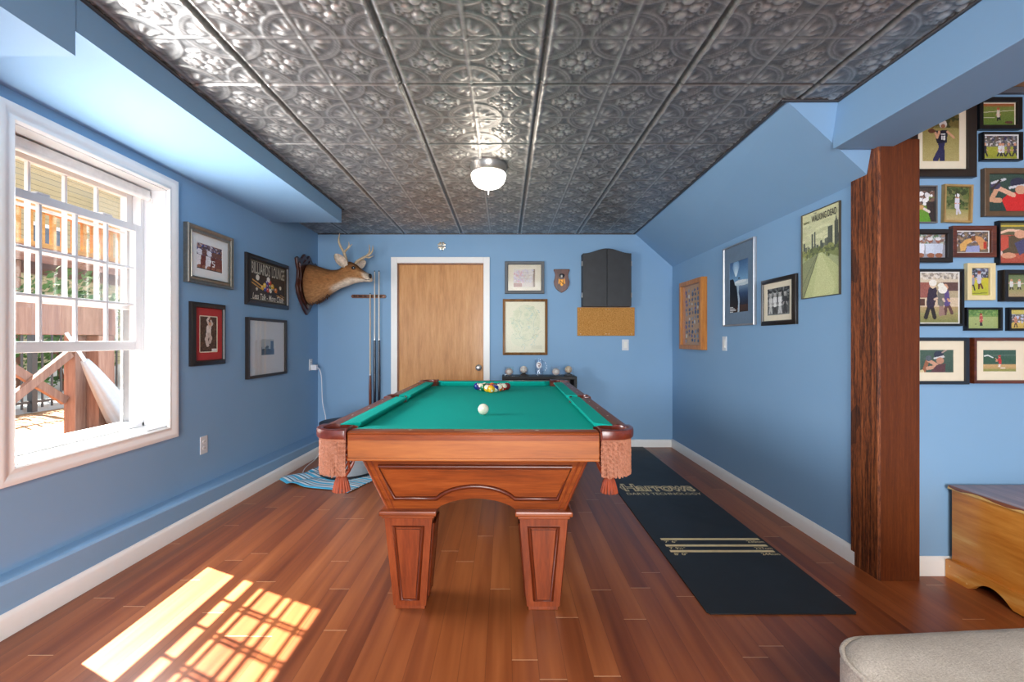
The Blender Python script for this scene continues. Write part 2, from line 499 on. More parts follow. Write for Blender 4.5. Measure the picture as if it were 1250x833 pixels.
# ---- pressed-metal ceiling: relief of rings, flowers and fleurons, ribs between tiles
def ceiling():
    x0, x1, y0, y1 = LEFT - .02, 1.60, .7, BACK + .02
    st = .0072
    nx, ny = int((x1 - x0) / st) + 1, int((y1 - y0) / st) + 1
    X, Y = np.meshgrid(np.linspace(x0, x1, nx), np.linspace(y0, y1, ny))
    S = .61
    U = (X - .157) / S; V = (Y - 2.008) / S
    u = (U * 2) % 1. - .5; v = (V * 2) % 1. - .5              # half-tile cells, flower at the middle
    a, b = np.abs(u), np.abs(v)
    g = lambda d, w: np.exp(-(d / w) ** 2)
    rc = np.hypot(.5 - a, .5 - b)                             # distance to the nearest cell corner
    h = .6 * g(rc - .435, .017) + .45 * g(rc - .385, .013)
    r = np.hypot(a, b)
    h += .8 * g(r, .035)
    for cx, cy in ((.115, 0), (0, .115)):                     # four round petals with a crease
        q = np.hypot(a - cx, b - cy); h += 1.0 * np.clip(1.25 - (q / .062) ** 2, 0, 1) ** .6
    h -= .35 * g(a, .007) * g(b - .125, .04) + .35 * g(b, .007) * g(a - .125, .04)
    q = np.hypot(a - .115, b - .115); h += .8 * g(q, .03)
    for cx, cy in ((.215, .055), (.055, .215)):               # scrolls curling off the petals
        q = np.hypot(a - cx, b - cy); h += .75 * g(q - .036, .014)
    q = np.hypot(a - .245, b); h += .6 * g(q, .022)
    q = np.hypot(a, b - .245); h += .6 * g(q, .022)
    # fleuron standing in each corner ring
    s = ((.5 - a) + (.5 - b)) / math.sqrt(2); p = ((.5 - a) - (.5 - b)) / math.sqrt(2)
    h += 1.15 * g(p, .036) * g(s - .215, .075)
    for sg in (1, -1):
        ds, dp = s - .185, p - sg * .088                      # side leaves leaning outwards
        al, ac = ds * .80 + sg * dp * .60, -ds * .60 + sg * dp * .80
        h += 1.0 * g(al, .07) * g(ac, .032)
        h += .45 * g(np.hypot(s - .27, p - sg * .155), .026)
    h -= .3 * g(p, .006) * g(s - .2, .06)
    h += .5 * g(p, .05) * g(s - .09, .018)
    # ribs
    fu = np.minimum(U % 1., 1 - U % 1.) * S; fv = np.minimum(V % 1., 1 - V % 1.) * S
    hu = np.abs((U % 1.) - .5) * S; hv = np.abs((V % 1.) - .5) * S
    flat = np.clip(np.minimum(np.minimum(fu, fv) / .02, np.minimum(hu, hv) / .012) - .3, 0, 1)
    h *= flat
    h += .8 * g(hu, .0065) + .55 * g(hv, .0065)
    seam = np.zeros_like(h)
    seam = np.maximum(g(fu, .008), .55 * g(fv, .005))
    h += 1.2 * g(fu - .017, .006) * .6 + .9 * g(fv - .012, .005) * .6
    h -= 1.3 * seam
    Zc = CEIL - .008 * h
    # dark edge moulding where the sheets meet the walls
    me = bpy.data.meshes.new('ceiling')
    P = np.stack([X, Y, Zc], -1).reshape(-1, 3)
    i = np.arange(ny - 1)[:, None] * nx + np.arange(nx - 1)[None, :]
    F = np.stack([i, i + nx, i + nx + 1, i + 1], -1).reshape(-1, 4)
    # the plain rest of it, behind the camera
    n0 = len(P)
    extra = np.array([[x0, REAR, CEIL], [x1, REAR, CEIL], [x1, y0, CEIL], [x0, y0, CEIL]])
    P = np.concatenate([P, extra]); 
    me.vertices.add(len(P)); me.vertices.foreach_set('co', P.ravel())
    nf = len(F) + 1
    me.loops.add(nf * 4); me.polygons.add(nf)
    F = np.concatenate([F, [[n0, n0 + 3, n0 + 2, n0 + 1]]])
    me.loops.foreach_set('vertex_index', F.ravel().astype(np.int32))
    me.polygons.foreach_set('loop_start', (np.arange(nf) * 4).astype(np.int32))
    me.update(calc_edges=True); me.validate()
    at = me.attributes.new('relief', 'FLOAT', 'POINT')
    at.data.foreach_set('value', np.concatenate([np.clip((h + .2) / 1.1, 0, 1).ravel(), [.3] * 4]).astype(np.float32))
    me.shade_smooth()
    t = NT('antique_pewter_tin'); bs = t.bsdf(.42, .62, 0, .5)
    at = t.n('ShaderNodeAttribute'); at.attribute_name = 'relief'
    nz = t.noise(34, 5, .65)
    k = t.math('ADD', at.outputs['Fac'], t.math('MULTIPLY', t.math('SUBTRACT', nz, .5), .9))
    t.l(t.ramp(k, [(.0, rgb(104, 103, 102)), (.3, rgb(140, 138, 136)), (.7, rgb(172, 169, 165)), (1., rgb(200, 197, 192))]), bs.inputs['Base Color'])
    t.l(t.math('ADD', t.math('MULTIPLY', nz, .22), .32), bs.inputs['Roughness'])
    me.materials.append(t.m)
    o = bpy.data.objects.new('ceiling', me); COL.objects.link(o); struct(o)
    dk = mk('dark_pewter_edge', rgb(78, 76, 78), .4, .5)
    m = MB()
    z0, z1 = CEIL - .014, CEIL
    m.box(-1.40, -1.386, -.8, 3.93, z0, z1, bev=.005); m.box(LEFT, -1.386, 3.906, 3.93, z0, z1, bev=.004)
    m.box(LEFT, 1.39, BACK - .012, BACK, z0, z1, bev=.005)
    m.box(1.30, 1.574, yf - .034, yf - .02, z0, z1, bev=.005); m.box(1.56, 1.574, -.8, yf - .02, z0, z1, bev=.005)
    m.prism([(1.310, yf - .03), (1.324, yf - .03), (1.383, BACK), (1.369, BACK)], z0, z1)
    struct(m.build('trim_3', dk))
ceiling()
struct(MB().box(LEFT - .26, FAR_R, REAR - .15, BACK + .15, 2.5, 2.56).build('ceiling_deck', mk('plain_board', rgb(150, 150, 150), .9)))

# ---- the post at the end of the right wall
def pillar():
    t = NT('rough_sawn_stained_timber'); b = t.bsdf(.55, 0, 0, .35)
    g = t.noise(3, 8, .68, (26, 26, 1.)); f = t.noise(16, 6, .7, (10, 10, 1.4)); kn = t.noise(5, 3, .5, (1, 1, .45))
    geo = t.n('ShaderNodeNewGeometry'); sp = t.n('ShaderNodeSeparateXYZ'); t.l(geo.outputs['True Normal'], sp.inputs[0])
    side = t.math('GREATER_THAN', t.math('ABSOLUTE', sp.outputs[0]), .5)       # the sawn side faces carry heavy dark streaks
    k = t.math('ADD', t.math('MULTIPLY', g, .6), t.math('MULTIPLY', f, .4))
    rough = t.ramp(k, [(.38, rgb(26, 13, 8)), (.46, rgb(86, 42, 20)), (.54, rgb(138, 74, 36)), (.66, rgb(176, 104, 58))])
    clean = t.ramp(k, [(.3, rgb(70, 30, 9)), (.5, rgb(96, 44, 14)), (.7, rgb(116, 58, 22))])
    c = t.mix(side, clean, rough)
    c = t.mix(t.math('MULTIPLY', t.math('MULTIPLY', t.math('GREATER_THAN', kn, .66), side), .6), c, rgb(30, 15, 9))
    t.l(c, b.inputs['Base Color'])
    t.bump(t.math('MULTIPLY', k, t.math('ADD', t.math('MULTIPLY', side, .8), .15)), .6, .006)
    m = MB()
    x0, x1, y0, y1 = 1.768, 1.968, 2.15, 2.325
    c = .008
    m.prism([(x0 + c, y0), (x1 - c, y0), (x1, y0 + c), (x1, 2.20), (x1, 2.225), (x0, 2.225), (x0, y0 + c)], 0, 2.09, bev=.002)
    m.prism([(x0, 2.222), (x1, 2.222), (x1, y1), (x0, y1)], 0, 1.965, bev=.002)
    o = m.build('pillar', t.m)
    struct(o); o['label'] = 'dark stained rough sawn timber post at the end of the right wall'
pillar()

# ---- back door
M_DOOR = None
def door():
    t = NT('birch_door_veneer'); b = t.bsdf(.42, 0, .1, .4)
    g = t.noise(2.2, 7, .62, (9, 9, 1.1)); f = t.noise(8, 5, .7, (10, 10, .9))
    k = t.math('ADD', t.math('MULTIPLY', g, .6), t.math('MULTIPLY', f, .4))
    t.l(t.ramp(k, [(.3, rgb(166, 106, 54)), (.5, rgb(200, 140, 80)), (.7, rgb(216, 162, 104))]), b.inputs['Base Color'])
    d = MB().box(DX0 + .012, DX1 - .006, BACK + .02, BACK + .06, .01, DZ - .012, bev=.002).build('door_1', t.m)
    struct(d); d['label'] = 'flush birch veneer door in a white casing on the back wall'
    fr = MB()
    w = .064; y0, y1 = BACK - .018, BACK + .001
    fr.box(DX0 - w, DX0 + .002, y0, y1, 0, DZ + w, bev=.003); fr.box(DX1 - .002, DX1 + w, y0, y1, 0, DZ + w, bev=.003)
    fr.box(DX0 + .002, DX1 - .002, y0, y1, DZ, DZ + w, bev=.003)
    fr.build('casing', M_WHITE, d)
    st = MB()
    st.box(DX0, DX0 + .014, BACK, BACK + .08, 0, DZ); st.box(DX1 - .008, DX1, BACK, BACK + .08, 0, DZ); st.box(DX0, DX1, BACK, BACK + .08, DZ - .014, DZ)
    st.build('door_stop', wood('door_stop_stain', rgb(96, 56, 26), rgb(130, 78, 38), rgb(150, 96, 50), 'z'), d)
    k = MB()
    kx, kz = -.277, .842
    R = T(kx, BACK + .02, kz, PI / 2)
    k.lathe([(.034, 0), (.034, .005), (.028, .01), (.014, .014), (.012, .035), (.022, .042), (.028, .052), (.027, .064), (.018, .071), (.0, .072)], 28, R)
    k.build('door_handle', M_CHROME, d, smooth=35)
door()

# ---- the window: deep white reveal, casing, double-hung sashes with the lower one pushed up
def window():
    w = MB()
    x0 = LEFT - .26
    # reveal lining, stool included
    w.box(x0, LEFT + .002, WY1 - .006, WY1 + .001, WZ0, WZ1); w.box(x0, LEFT + .002, WY0 - .001, WY0 + .006, WZ0, WZ1)
    w.box(x0, LEFT + .002, WY0, WY1, WZ1 - .006, WZ1 + .001); w.box(x0, LEFT + .002, WY0, WY1, WZ0 - .001, WZ0 + .008)
    root = struct(w.build('window_1', M_VINYL)); root['label'] = 'white double hung window with its lower sash pushed up'
    # casing with a stepped moulding
    pr = [(0, 0), (.0, .012), (.008, .018), (.02, .014), (.03, .014), (.042, .02), (.058, .024), (.07, .022), (.074, 0)]
    rg = []
    for cy, cz, sy, sz in ((WY0, WZ0, -1, -1), (WY1, WZ0, 1, -1), (WY1, WZ1, 1, 1), (WY0, WZ1, -1, 1)):
        rg.append([(LEFT + d, cy + sy * a, cz + sz * a) for a, d in pr])
    c = MB(); c.rings(rg + [rg[0]], True, False, False); c.build('casing', M_WHITE, root, smooth=30)
    # unit frame, with balance tracks at both sides
    fx0, fx1 = LEFT - .245, LEFT - .124
    f = MB()
    for ya, yb in ((WY0 + .006, WY0 + .024), (WY1 - .024, WY1 - .006)):
        f.box(fx0, fx1, ya, yb, WZ0 + .008, WZ1 - .006, bev=.002)
    f.box(fx0, fx1, WY0 + .006, WY1 - .006, WZ1 - .04, WZ1 - .006, bev=.002)
    f.box(fx0 - .012, fx1, WY0 + .006, WY1 - .006, WZ0 + .008, WZ0 + .034, bev=.003)
    for ya, yb in ((WY0 + .024, WY0 + .032), (WY1 - .032, WY1 - .024)):
        for xa in (fx0 + .002, fx0 + .054, fx1 - .012):
            f.box(xa, xa + .01, ya, yb, WZ0 + .034, WZ1 - .04)
    f.build('window_frame', M_VINYL, root)
    MB().box(LEFT - .36, LEFT - .26, WY0 - .1, WY1 + .1, WZ1, WZ1 + .04, bev=.004).build('sun_cutoff', M_VINYL, root)  # unseen board outside, added to cut off the top of the sun patch
    tk = MB()
    for ya, yb in ((WY0 + .022, WY0 + .0245), (WY1 - .0245, WY1 - .022)): tk.box(fx0 + .012, fx0 + .053, ya, yb, WZ0 + .036, WZ1 - .042)
    tk.build('balance_track', mk('grey_weatherstrip', rgb(96, 98, 102), .6), root)
    # rolled shade tucked up at the head
    b = MB(); b.box(LEFT - .12, LEFT - .075, WY0 + .02, WY1 - .02, WZ1 - .052, WZ1 - .012, bev=.012)
    b.tube([(LEFT - .098, WY0 + .015, WZ1 - .05), (LEFT - .098, WY1 - .015, WZ1 - .05)], .02, 14)
    b.tube([(LEFT - .09, WY1 - .018, WZ1 - .05), (LEFT - .072, WY1 - .018, WZ1 - .06), (LEFT - .072, WY1 - .018, WZ1 - .085)], .003, 8)
    b.build('blind_roll', mk('white_blind', rgb(236, 236, 234), .5), root, smooth=30)
    # two sashes: stiles, rails and the muntins that divide twelve lights
    def sash(x, z0, z1, name, rail0, rail1):
        ya, yb = WY0 + .028, WY1 - .028
        s = MB(); st = .04; d = .018
        s.box(x - d, x + d, ya, ya + st, z0, z1, bev=.003); s.box(x - d, x + d, yb - st, yb, z0, z1, bev=.003)
        s.box(x - d, x + d, ya + st, yb - st, z0, z0 + rail0, bev=.003); s.box(x - d, x + d, ya + st, yb - st, z1 - rail1, z1, bev=.003)
        so = s.build(name, M_VINYL, root)
        g0, g1, h0, h1 = ya + st, yb - st, z0 + rail0, z1 - rail1
        mu = MB()
        for i in (1, 2, 3):
            y = g0 + (g1 - g0) * i / 4; mu.box(x - .009, x + .009, y - .007, y + .007, h0, h1, bev=.003)
        for i in (1, 2):
            z = h0 + (h1 - h0) * i / 3; mu.box(x - .0085, x + .0085, g0, g1, z - .007, z + .007, bev=.003)
        mu.build('muntins', M_VINYL, so)
        MB().box(x - .002, x + .002, g0 - .004, g1 + .004, h0 - .004, h1 + .004).build('pane', M_GLASS, so)
        return so
    sash(LEFT - .194, 1.312, WZ1 - .03, 'upper_sash', .034, .036)
    lo = sash(LEFT - .142, 1.082, 1.80, 'lower_sash', .05, .04)
    lk = MB()
    for y in (WY0 + .25, WY1 - .25):
        lk.box(LEFT - .155, LEFT - .125, y - .03, y + .03, 1.80, 1.812, bev=.004)
    lk.build('sash_lock', M_VINYL, lo)
window()
# ------------------------------------------------------------------ pool table
W_CHERRY = wood('cherry_stained_wood', rgb(100, 42, 14), rgb(136, 63, 22), rgb(158, 80, 34), 'x', 5, .38, .15)
W_CHERRY_Z = wood('cherry_stained_leg_wood', rgb(92, 36, 14), rgb(124, 53, 21), rgb(146, 69, 31), 'z', 5, .38, .15)
W_APRON = wood('honey_stained_apron', rgb(130, 65, 14), rgb(160, 84, 20), rgb(176, 100, 33), 'x', 4, .5, 0)
W_RAIL = wood('mahogany_rail_wood', rgb(70, 34, 24), rgb(106, 56, 40), rgb(132, 76, 54), 'y', 5, .42, .1)
M_GROOVE = mk('dark_glaze_moulding', rgb(92, 36, 14), .3, var=.15)
M_LEATHER = mk('oxblood_pocket_leather', rgb(104, 40, 24), .3, var=.25, vscale=40, coat=.3)
M_STRAP = mk('cognac_strap_leather', rgb(150, 66, 36), .4, var=.2, vscale=50)
M_FRINGE = mk('tan_silk_fringe', rgb(172, 114, 88), .65, var=.15, vscale=90)
M_CLOTH = mk('teal_baize', rgb(4, 170, 154), .85, var=.05, vscale=220, bump=.15, bscale=900, bdist=.0004, spec=.15)
M_PEARL = mk('pearl_inlay', rgb(222, 214, 196), .3, var=.02)
M_NAME = mk('brass_nameplate', rgb(180, 140, 100), .3, .4)

def arc(cx, cy, r, a0, a1, n):
    return [(cx + r * math.cos(math.radians(a0 + (a1 - a0) * i / n)), cy + r * math.sin(math.radians(a0 + (a1 - a0) * i / n))) for i in range(n + 1)]

def pool_table():
    A, B = .63, 1.115                      # outer half width, half length
    NX, NY = .495, .98                     # half playfield, nose to nose
    ZC, ZR = .75, .787
    root = thing('pool_table', 'cherry wood pool table with teal cloth and fringed leather pockets', 'pool table', (-.106, 2.85, 0), math.radians(-.8))
    # bed: cloth-covered slate with the six pocket holes cut out of its edge
    px, py, hr = .538, 1.022, .060
    sx, sr = .572, .058
    def quarter():
        out = []
        return out
    def hole(cx, cy, r, ex, ey):
        """arc of the hole that lies inside the bed rectangle"""
        pts = [(x, y) for x, y in arc(cx, cy, r, 0, 360, 48)]
        return [(x, y) for x, y in pts if abs(x) <= ex + 1e-6 and abs(y) <= ey + 1e-6]
    EX, EY = .556, 1.04
    P = []
    def corner(qx, qy):
        pts = hole(qx * px, qy * py, hr, EX, EY)
        cen = math.atan2(-qy, -qx)
        pts.sort(key=lambda p: (math.atan2(p[1] - qy * py, p[0] - qx * px) - cen + PI) % (2 * PI))
        return pts[::-1]
    def side(qx):
        pts = hole(qx * sx, 0, sr, EX, EY)
        pts.sort(key=lambda p: p[1]); return pts if qx > 0 else pts[::-1]
    P = corner(1, -1) + side(1) + corner(1, 1) + corner(-1, 1) + side(-1) + corner(-1, -1)
    MB().prism(P, ZC - .03, ZC, bev=.003).build('bed', M_CLOTH, root)
    # rails, each with its cushion and inlaid sights
    def rail(p0, p1, outn, sights, name='rail', m0=1, m1=1, plate=False, e0=.058, e1=.058):
        """along p0-p1 on the nose line; outn is the outward normal"""
        p0, p1, n = Vector(p0), Vector(p1), Vector(outn)
        d = (p1 - p0).normalized(); L = (p1 - p0).length
        horiz = abs(n.y) > .5
        def W(s, o, z):
            q = p0 + d * s + n * o; return (q.x, q.y, z)
        cu, wd = .070, .135
        m = MB()
        a, b = -e0, L + e1
        prof = [(cu, ZR - .035), (cu, ZR), (wd - .016, ZR + .001), (wd - .006, ZR - .001), (wd, ZR - .005), (wd - .001, ZR - .009), (wd - .010, ZR - .013), (wd - .012, ZR - .035)]
        m.rings([[W(s, o, z) for o, z in prof] for s in (a, b)])
        m.mi = 1
        for s in sights:
            q = [(s - .010, cu + .028), (s, cu + .023), (s + .010, cu + .028), (s, cu + .033)]
            m.pts([W(u, v, ZR + .0016) for u, v in q], [(0, 1, 2, 3)])
        if plate:
            m.mi = 2
            q = [(L / 2 - .075, cu + .020), (L / 2 + .075, cu + .020), (L / 2 + .075, cu + .036), (L / 2 - .075, cu + .036)]
            m.pts([W(u, v, ZR + .0016) for u, v in q], [(0, 1, 2, 3)])
        o = m.build(name, [W_RAIL if not horiz else W_CHERRY, M_PEARL, M_NAME], root, smooth=30)
        c = MB()
        def ring(s, k):
            return [W(s, 0.0, ZR - .004), W(s, .004, ZR), W(s + k * .0, cu + .002, ZR + .0005), W(s, cu + .002, ZC + .001), W(s, .024, ZC + .001), W(s, .003, ZR - .012)]
        def cut(s, k):
            # the ends are cut back at an angle towards the pocket
            r = []
            for (o, z) in ((0, ZR - .004), (.004, ZR), (cu + .002, ZR + .0005), (cu + .002, ZC + .001), (.024, ZC + .001), (.003, ZR - .012)):
                r.append(W(s - k * o * .75, o, z))
            return r
        c.rings([cut(0, m0), cut(L, -m1)])
        c.build('cushion', M_CLOTH, o)
        return o
    g, gs = .072, .058
    for sgn in (1, -1):
        n = (sgn, 0, 0)
        rail((sgn * NX, -NY + g, 0), (sgn * NX, -gs, 0), n, [NY - g - .245 * k for k in (1, 2, 3)], m1=.4, e1=-.018)
        rail((sgn * NX, gs, 0), (sgn * NX, NY - g, 0), n, [.245 * k - gs for k in (1, 2, 3)], m0=.4, e0=-.018)
    for sgn in (1, -1):
        rail((-NX + g, sgn * NY, 0), (NX - g, sgn * NY, 0), (0, sgn, 0), [NX - g + k * .2475 for k in (-1, 0, 1)] if sgn > 0 else [NX - g - .2475, NX - g + .2475], plate=sgn < 0)
    # pocket castings, fringe and nets
    rnd = random.Random(3)
    def fringe(path, L, name='fringe'):
        """a skirt of twisted cords hung along a path"""
        f = MB()
        # length along the path
        seg = [0]
        for p, q in zip(path, path[1:]): seg.append(seg[-1] + math.hypot(q[0] - p[0], q[1] - p[1]))
        def at(s):
            for i in range(len(seg) - 1):
                if s <= seg[i + 1]:
                    t = (s - seg[i]) / (seg[i + 1] - seg[i]); p, q = path[i], path[i + 1]
                    return p[0] + (q[0] - p[0]) * t, p[1] + (q[1] - p[1]) * t
            return path[-1]
        # gathered band at the top
        f.tube([(x, y, .757) for x, y in path], .006, 8)
        N = int(seg[-1] / .0052)
        for i in range(N):
            x, y = at((i + .5) / N * seg[-1])
            ph = rnd.uniform(0, 1.8); ln = L * rnd.uniform(.96, 1.01); dx, dy = rnd.uniform(-.0012, .0012), rnd.uniform(-.0012, .0012)
            rg = []; K = 26
            for k in range(K + 1):
                t = k / K; z = .757 - ln * t
                r0 = .0031 if k < K else .0018
                a0 = ph + t * ln / .016 * 2 * PI
                rg.append([(x + dx * t + r0 * math.cos(a0 + 2 * PI * j / 5) * (1.25 if j % 2 else .8), y + dy * t + r0 * math.sin(a0 + 2 * PI * j / 5) * (1.25 if j % 2 else .8), z) for j in range(5)])
            f.rings(rg)
        return f
    def net(cx, cy):
        """leather straps drawn from the pocket mouth to a tassel"""
        s = MB(); n = 9
        for i in range(n):
            for tw in (1, -1):
                pth = []
                for k in range(9):
                    t = k / 8; a = 2 * PI * i / n + tw * t * 1.3
                    r = .052 * (1 - t) ** .8 * (1 + .5 * t) + .017
                    pth.append((cx + r * math.cos(a), cy + r * math.sin(a), .735 - .145 * t))
                s.tube(pth, .0045, 6)
        s.tube([(cx, cy, .60), (cx, cy, .585)], [.021, .021], 12)
        for i in range(14):
            a = 2 * PI * i / 14
            s.tube([(cx + .014 * math.cos(a), cy + .014 * math.sin(a), .59), (cx + .022 * math.cos(a), cy + .022 * math.sin(a), .565),
                    (cx + .031 * math.cos(a), cy + .031 * math.sin(a), .53)], [.006, .0062, .0055], 6)
        return s
    Ao, Bo = A + .004, B + .004
    for qx in (1, -1):
        for qy in (1, -1):
            # outline of the casting in the first quadrant, mirrored into place
            ro = .105
            out = [(NX - g + .062, NY + .03), (NX - g + .03, NY + .06), (NX - g + .012, Bo - .002)]
            out = [(.488, Bo)] + arc(Ao - ro, Bo - ro, ro, 90, 0, 12) + [(Ao, .973)]
            inn = [(NX + .06, .973 + .0)] + arc(px + .008, py + .008, .057, -60, 150, 20) + [(.488, NY + .06)]
            P = [(qx * x, qy * y) for x, y in out + inn]
            m = MB(); m.prism(P, .757, ZR + .007, bev=.008)
            # dark cup seen inside the mouth
            m.rings([[(qx * px + r * math.cos(2 * PI * j / 24), qy * py + r * math.sin(2 * PI * j / 24), z) for j in range(24)] for r, z in ((.064, ZR - .002), (.066, .74), (.058, .69))], True, False, False)
            # piping at the ends of the cap
            for (x, y) in ((.488, Bo + .001),):
                m.tube([(qx * x, qy * (y - .0), .757), (qx * x, qy * y, ZR), (qx * x, qy * (y - .012), ZR + .008), (qx * x, qy * (NY + .06), ZR + .008)], .004, 8)
            pk = m.build('pocket', M_LEATHER, root, smooth=40)
            pth = [(qx * .490, qy * (Bo - .012))] + [(qx * x, qy * y) for x, y in arc(Ao - ro, Bo - ro, ro - .012, 90, 0, 10)] + [(qx * (Ao - .012), qy * .985)]
            fringe(pth, .148).build('fringe', M_FRINGE, pk)
            net(qx * px, qy * py).build('net', M_STRAP, pk, smooth=40)
        # side pocket
        m = MB()
        out = [(Ao, -.075), (Ao, .075)]
        inn = arc(sx, 0, .056, 70, 290, 18)
        m.prism([(qx * x, y) for x, y in [(sx + .02, -.075), (Ao, -.075), (Ao, .075), (sx + .02, .075)] + arc(sx + .006, 0, .05, 75, -75, 16)], .757, ZR + .005, bev=.005)
        m.rings([[(qx * sx + r * math.cos(2 * PI * j / 24), r * math.sin(2 * PI * j / 24), z) for j in range(24)] for r, z in ((.062, ZR - .004), (.064, .74), (.056, .69))], True, False, False)
        pk = m.build('pocket', M_LEATHER, root, smooth=40)
        fringe([(qx * (Ao - .012), -.07), (qx * (Ao - .012), .07)], .148).build('fringe', M_FRINGE, pk)
        net(qx * sx, 0).build('net', M_STRAP, pk, smooth=40)
    # aprons
    for sgn in (1, -1):
        m = MB(); y = sgn * (B - .012)
        m.box(-.484, .484, min(y, y - sgn * .028), max(y, y - sgn * .028), .682, .774, bev=.002)
        y2 = sgn * (B - .006)
        m.box(-.484, .484, min(y2, y2 - sgn * .04), max(y2, y2 - sgn * .04), .674, .684, bev=.003)
        m.build('apron', W_APRON, root)
        for s2 in (1, -1):
            m = MB(); x = sgn * (A - .012)
            m.box(min(x, x - sgn * .028), max(x, x - sgn * .028), min(s2 * .085, s2 * .965), max(s2 * .085, s2 * .965), .682, .774, bev=.002)
            x2 = sgn * (A - .006)
            m.box(min(x2, x2 - sgn * .04), max(x2, x2 - sgn * .04), min(s2 * .085, s2 * .965), max(s2 * .085, s2 * .965), .674, .684, bev=.003)
            m.build('apron', W_APRON, root)
    # cabinet: four raked boards with an arch cut in the lower edge and a moulded panel
    def board(half0, half1, y0, y1, z0, z1, arch, rise, M, name='cabinet_panel'):
        """half0 at the bottom z0, half1 at the top; y0 and y1 the outward position at bottom and top"""
        b = MB()
        def yy(z): return y0 + (y1 - y0) * (z - z0) / (z1 - z0)
        def outline(ins=0., arch_h=rise, aw=arch):
            t = (z1 - ins - z0) / (z1 - z0); u = ins / (z1 - z0)
            ht = half0 + (half1 - half0) * t - ins * 1.05; hb = half0 + (half1 - half0) * u - ins * 1.05
            zb = z0 + ins
            lo = []
            for k in range(17):
                x = aw * (1 - k / 8.); lo.append((x, zb + arch_h * max(0, 1 - (x / aw) ** 2) ** .8))
            return [(-ht, z1 - ins), (ht, z1 - ins), (hb, zb)] + lo + [(-hb, zb)]
        O = outline()
        th = .03
        fr = [(x, yy(z), z) for x, z in O]; bk = [(x * .985, yy(z) - th, z) for x, z in O]
        n = len(O)
        b.pts(fr + bk, [tuple(range(n)), tuple(range(n, 2 * n))[::-1]] + [(i, i + n, (i + 1) % n + n, (i + 1) % n) for i in range(n)], M)
        o = b.build(name, W_CHERRY, root)
        I = outline(.05, rise * 1.12, arch * .98)
        I = [(x if abs(x) < half0 * .98 or z > z0 + .1 else x, z) for x, z in I]
        mo = MB()
        pth = [M @ Vector((x, yy(z) + .001, z)) for x, z in I]
        mo.tube(pth, .0095, 8, closed=True)
        mo.build('panel_moulding', M_GROOVE, o, smooth=50)
        I2 = outline(.062, rise * 1.12, arch * .99)
        ip = MB()
        fr = [(x, yy(z) + .006, z) for x, z in I2]; bk = [(x, yy(z) - .002, z) for x, z in I2]
        n = len(I2)
        ip.pts(fr + bk, [tuple(range(n)), tuple(range(n, 2 * n))[::-1]] + [(i, i + n, (i + 1) % n + n, (i + 1) % n) for i in range(n)], M)
        ip.build('raised_panel', W_CHERRY, o)
        # fluted corner trims
        for sg in (1, -1):
            tr = MB()
            for off in (.004, .030):
                a = Vector((sg * (half1 - off), yy(z1) + .001, z1)); c = Vector((sg * (half0 - off), yy(z0) + .001, z0))
                tr.tube([M @ a, M @ c], .006 if off < .01 else .004, 6)
            tr.build('corner_bead', W_CHERRY_Z, o, smooth=50)
        return o
    Z0, Z1 = .432, .676
    I4 = Matrix.Identity(4)
    for k in (0, 2):
        board(.372, .462, .950, 1.02, Z0, Z1, .165, .05, Matrix.Rotation(PI if k == 0 else 0, 4, 'Z'))
    for k in (1, 3):
        board(.952, 1.018, .368, .458, Z0, Z1, .55, .05, Matrix.Rotation(k * PI / 2, 4, 'Z'))
    # legs
    def leg(cx, cy):
        m = MB()
        h0, h1, zt = .0685, .100, .408
        def sq(h, z): return [(cx - h, cy - h, z), (cx + h, cy - h, z), (cx + h, cy + h, z), (cx - h, cy + h, z)]
        m.rings([sq(h0, .018), sq(h1, zt)])
        m.box(cx - .0625, cx + .0625, cy - .0625, cy + .0625, 0, .02, bev=.003)
        o = m.build('leg', W_CHERRY_Z, root)
        c = MB(); c.box(cx - .119, cx + .119, cy - .119, cy + .119, .412, .434, bev=.007); c.box(cx - .108, cx + .108, cy - .108, cy + .108, .400, .414, bev=.004)
        c.build('cap_moulding', W_CHERRY, o)
        mo = MB(); ip = MB()
        for k in range(4):
            R = Matrix.Translation((cx, cy, 0)) @ Matrix.Rotation(k * PI / 2, 4, 'Z')
            def hz(z): return h0 + (h1 - h0) * (z - .018) / (zt - .018)
            q = [(-.060, .364), (.060, .364), (.034, .046), (-.034, .046)]
            mo.tube([R @ Vector((x, -hz(z) - .0005, z)) for x, z in q], .0085, 8, closed=True)
            q2 = [(-.050, .353), (.050, .353), (.0265, .058), (-.0265, .058)]
            f = [(x, -hz(z) - .007, z) for x, z in q2] + [(x * 1.0, -hz(z) + .002, z) for x, z in q2]
            ip.pts(f, [(0, 1, 2, 3), (4, 7, 6, 5), (0, 4, 5, 1), (1, 5, 6, 2), (2, 6, 7, 3), (3, 7, 4, 0)], R)
        mo.build('panel_moulding', M_GROOVE, o, smooth=60)
        ip.build('raised_panel', W_CHERRY_Z, o)
    for sx_ in (-1, 1):
        for sy_ in (-1, 1): leg(sx_ * .281, sy_ * .865)
    return root
TABLE = pool_table()

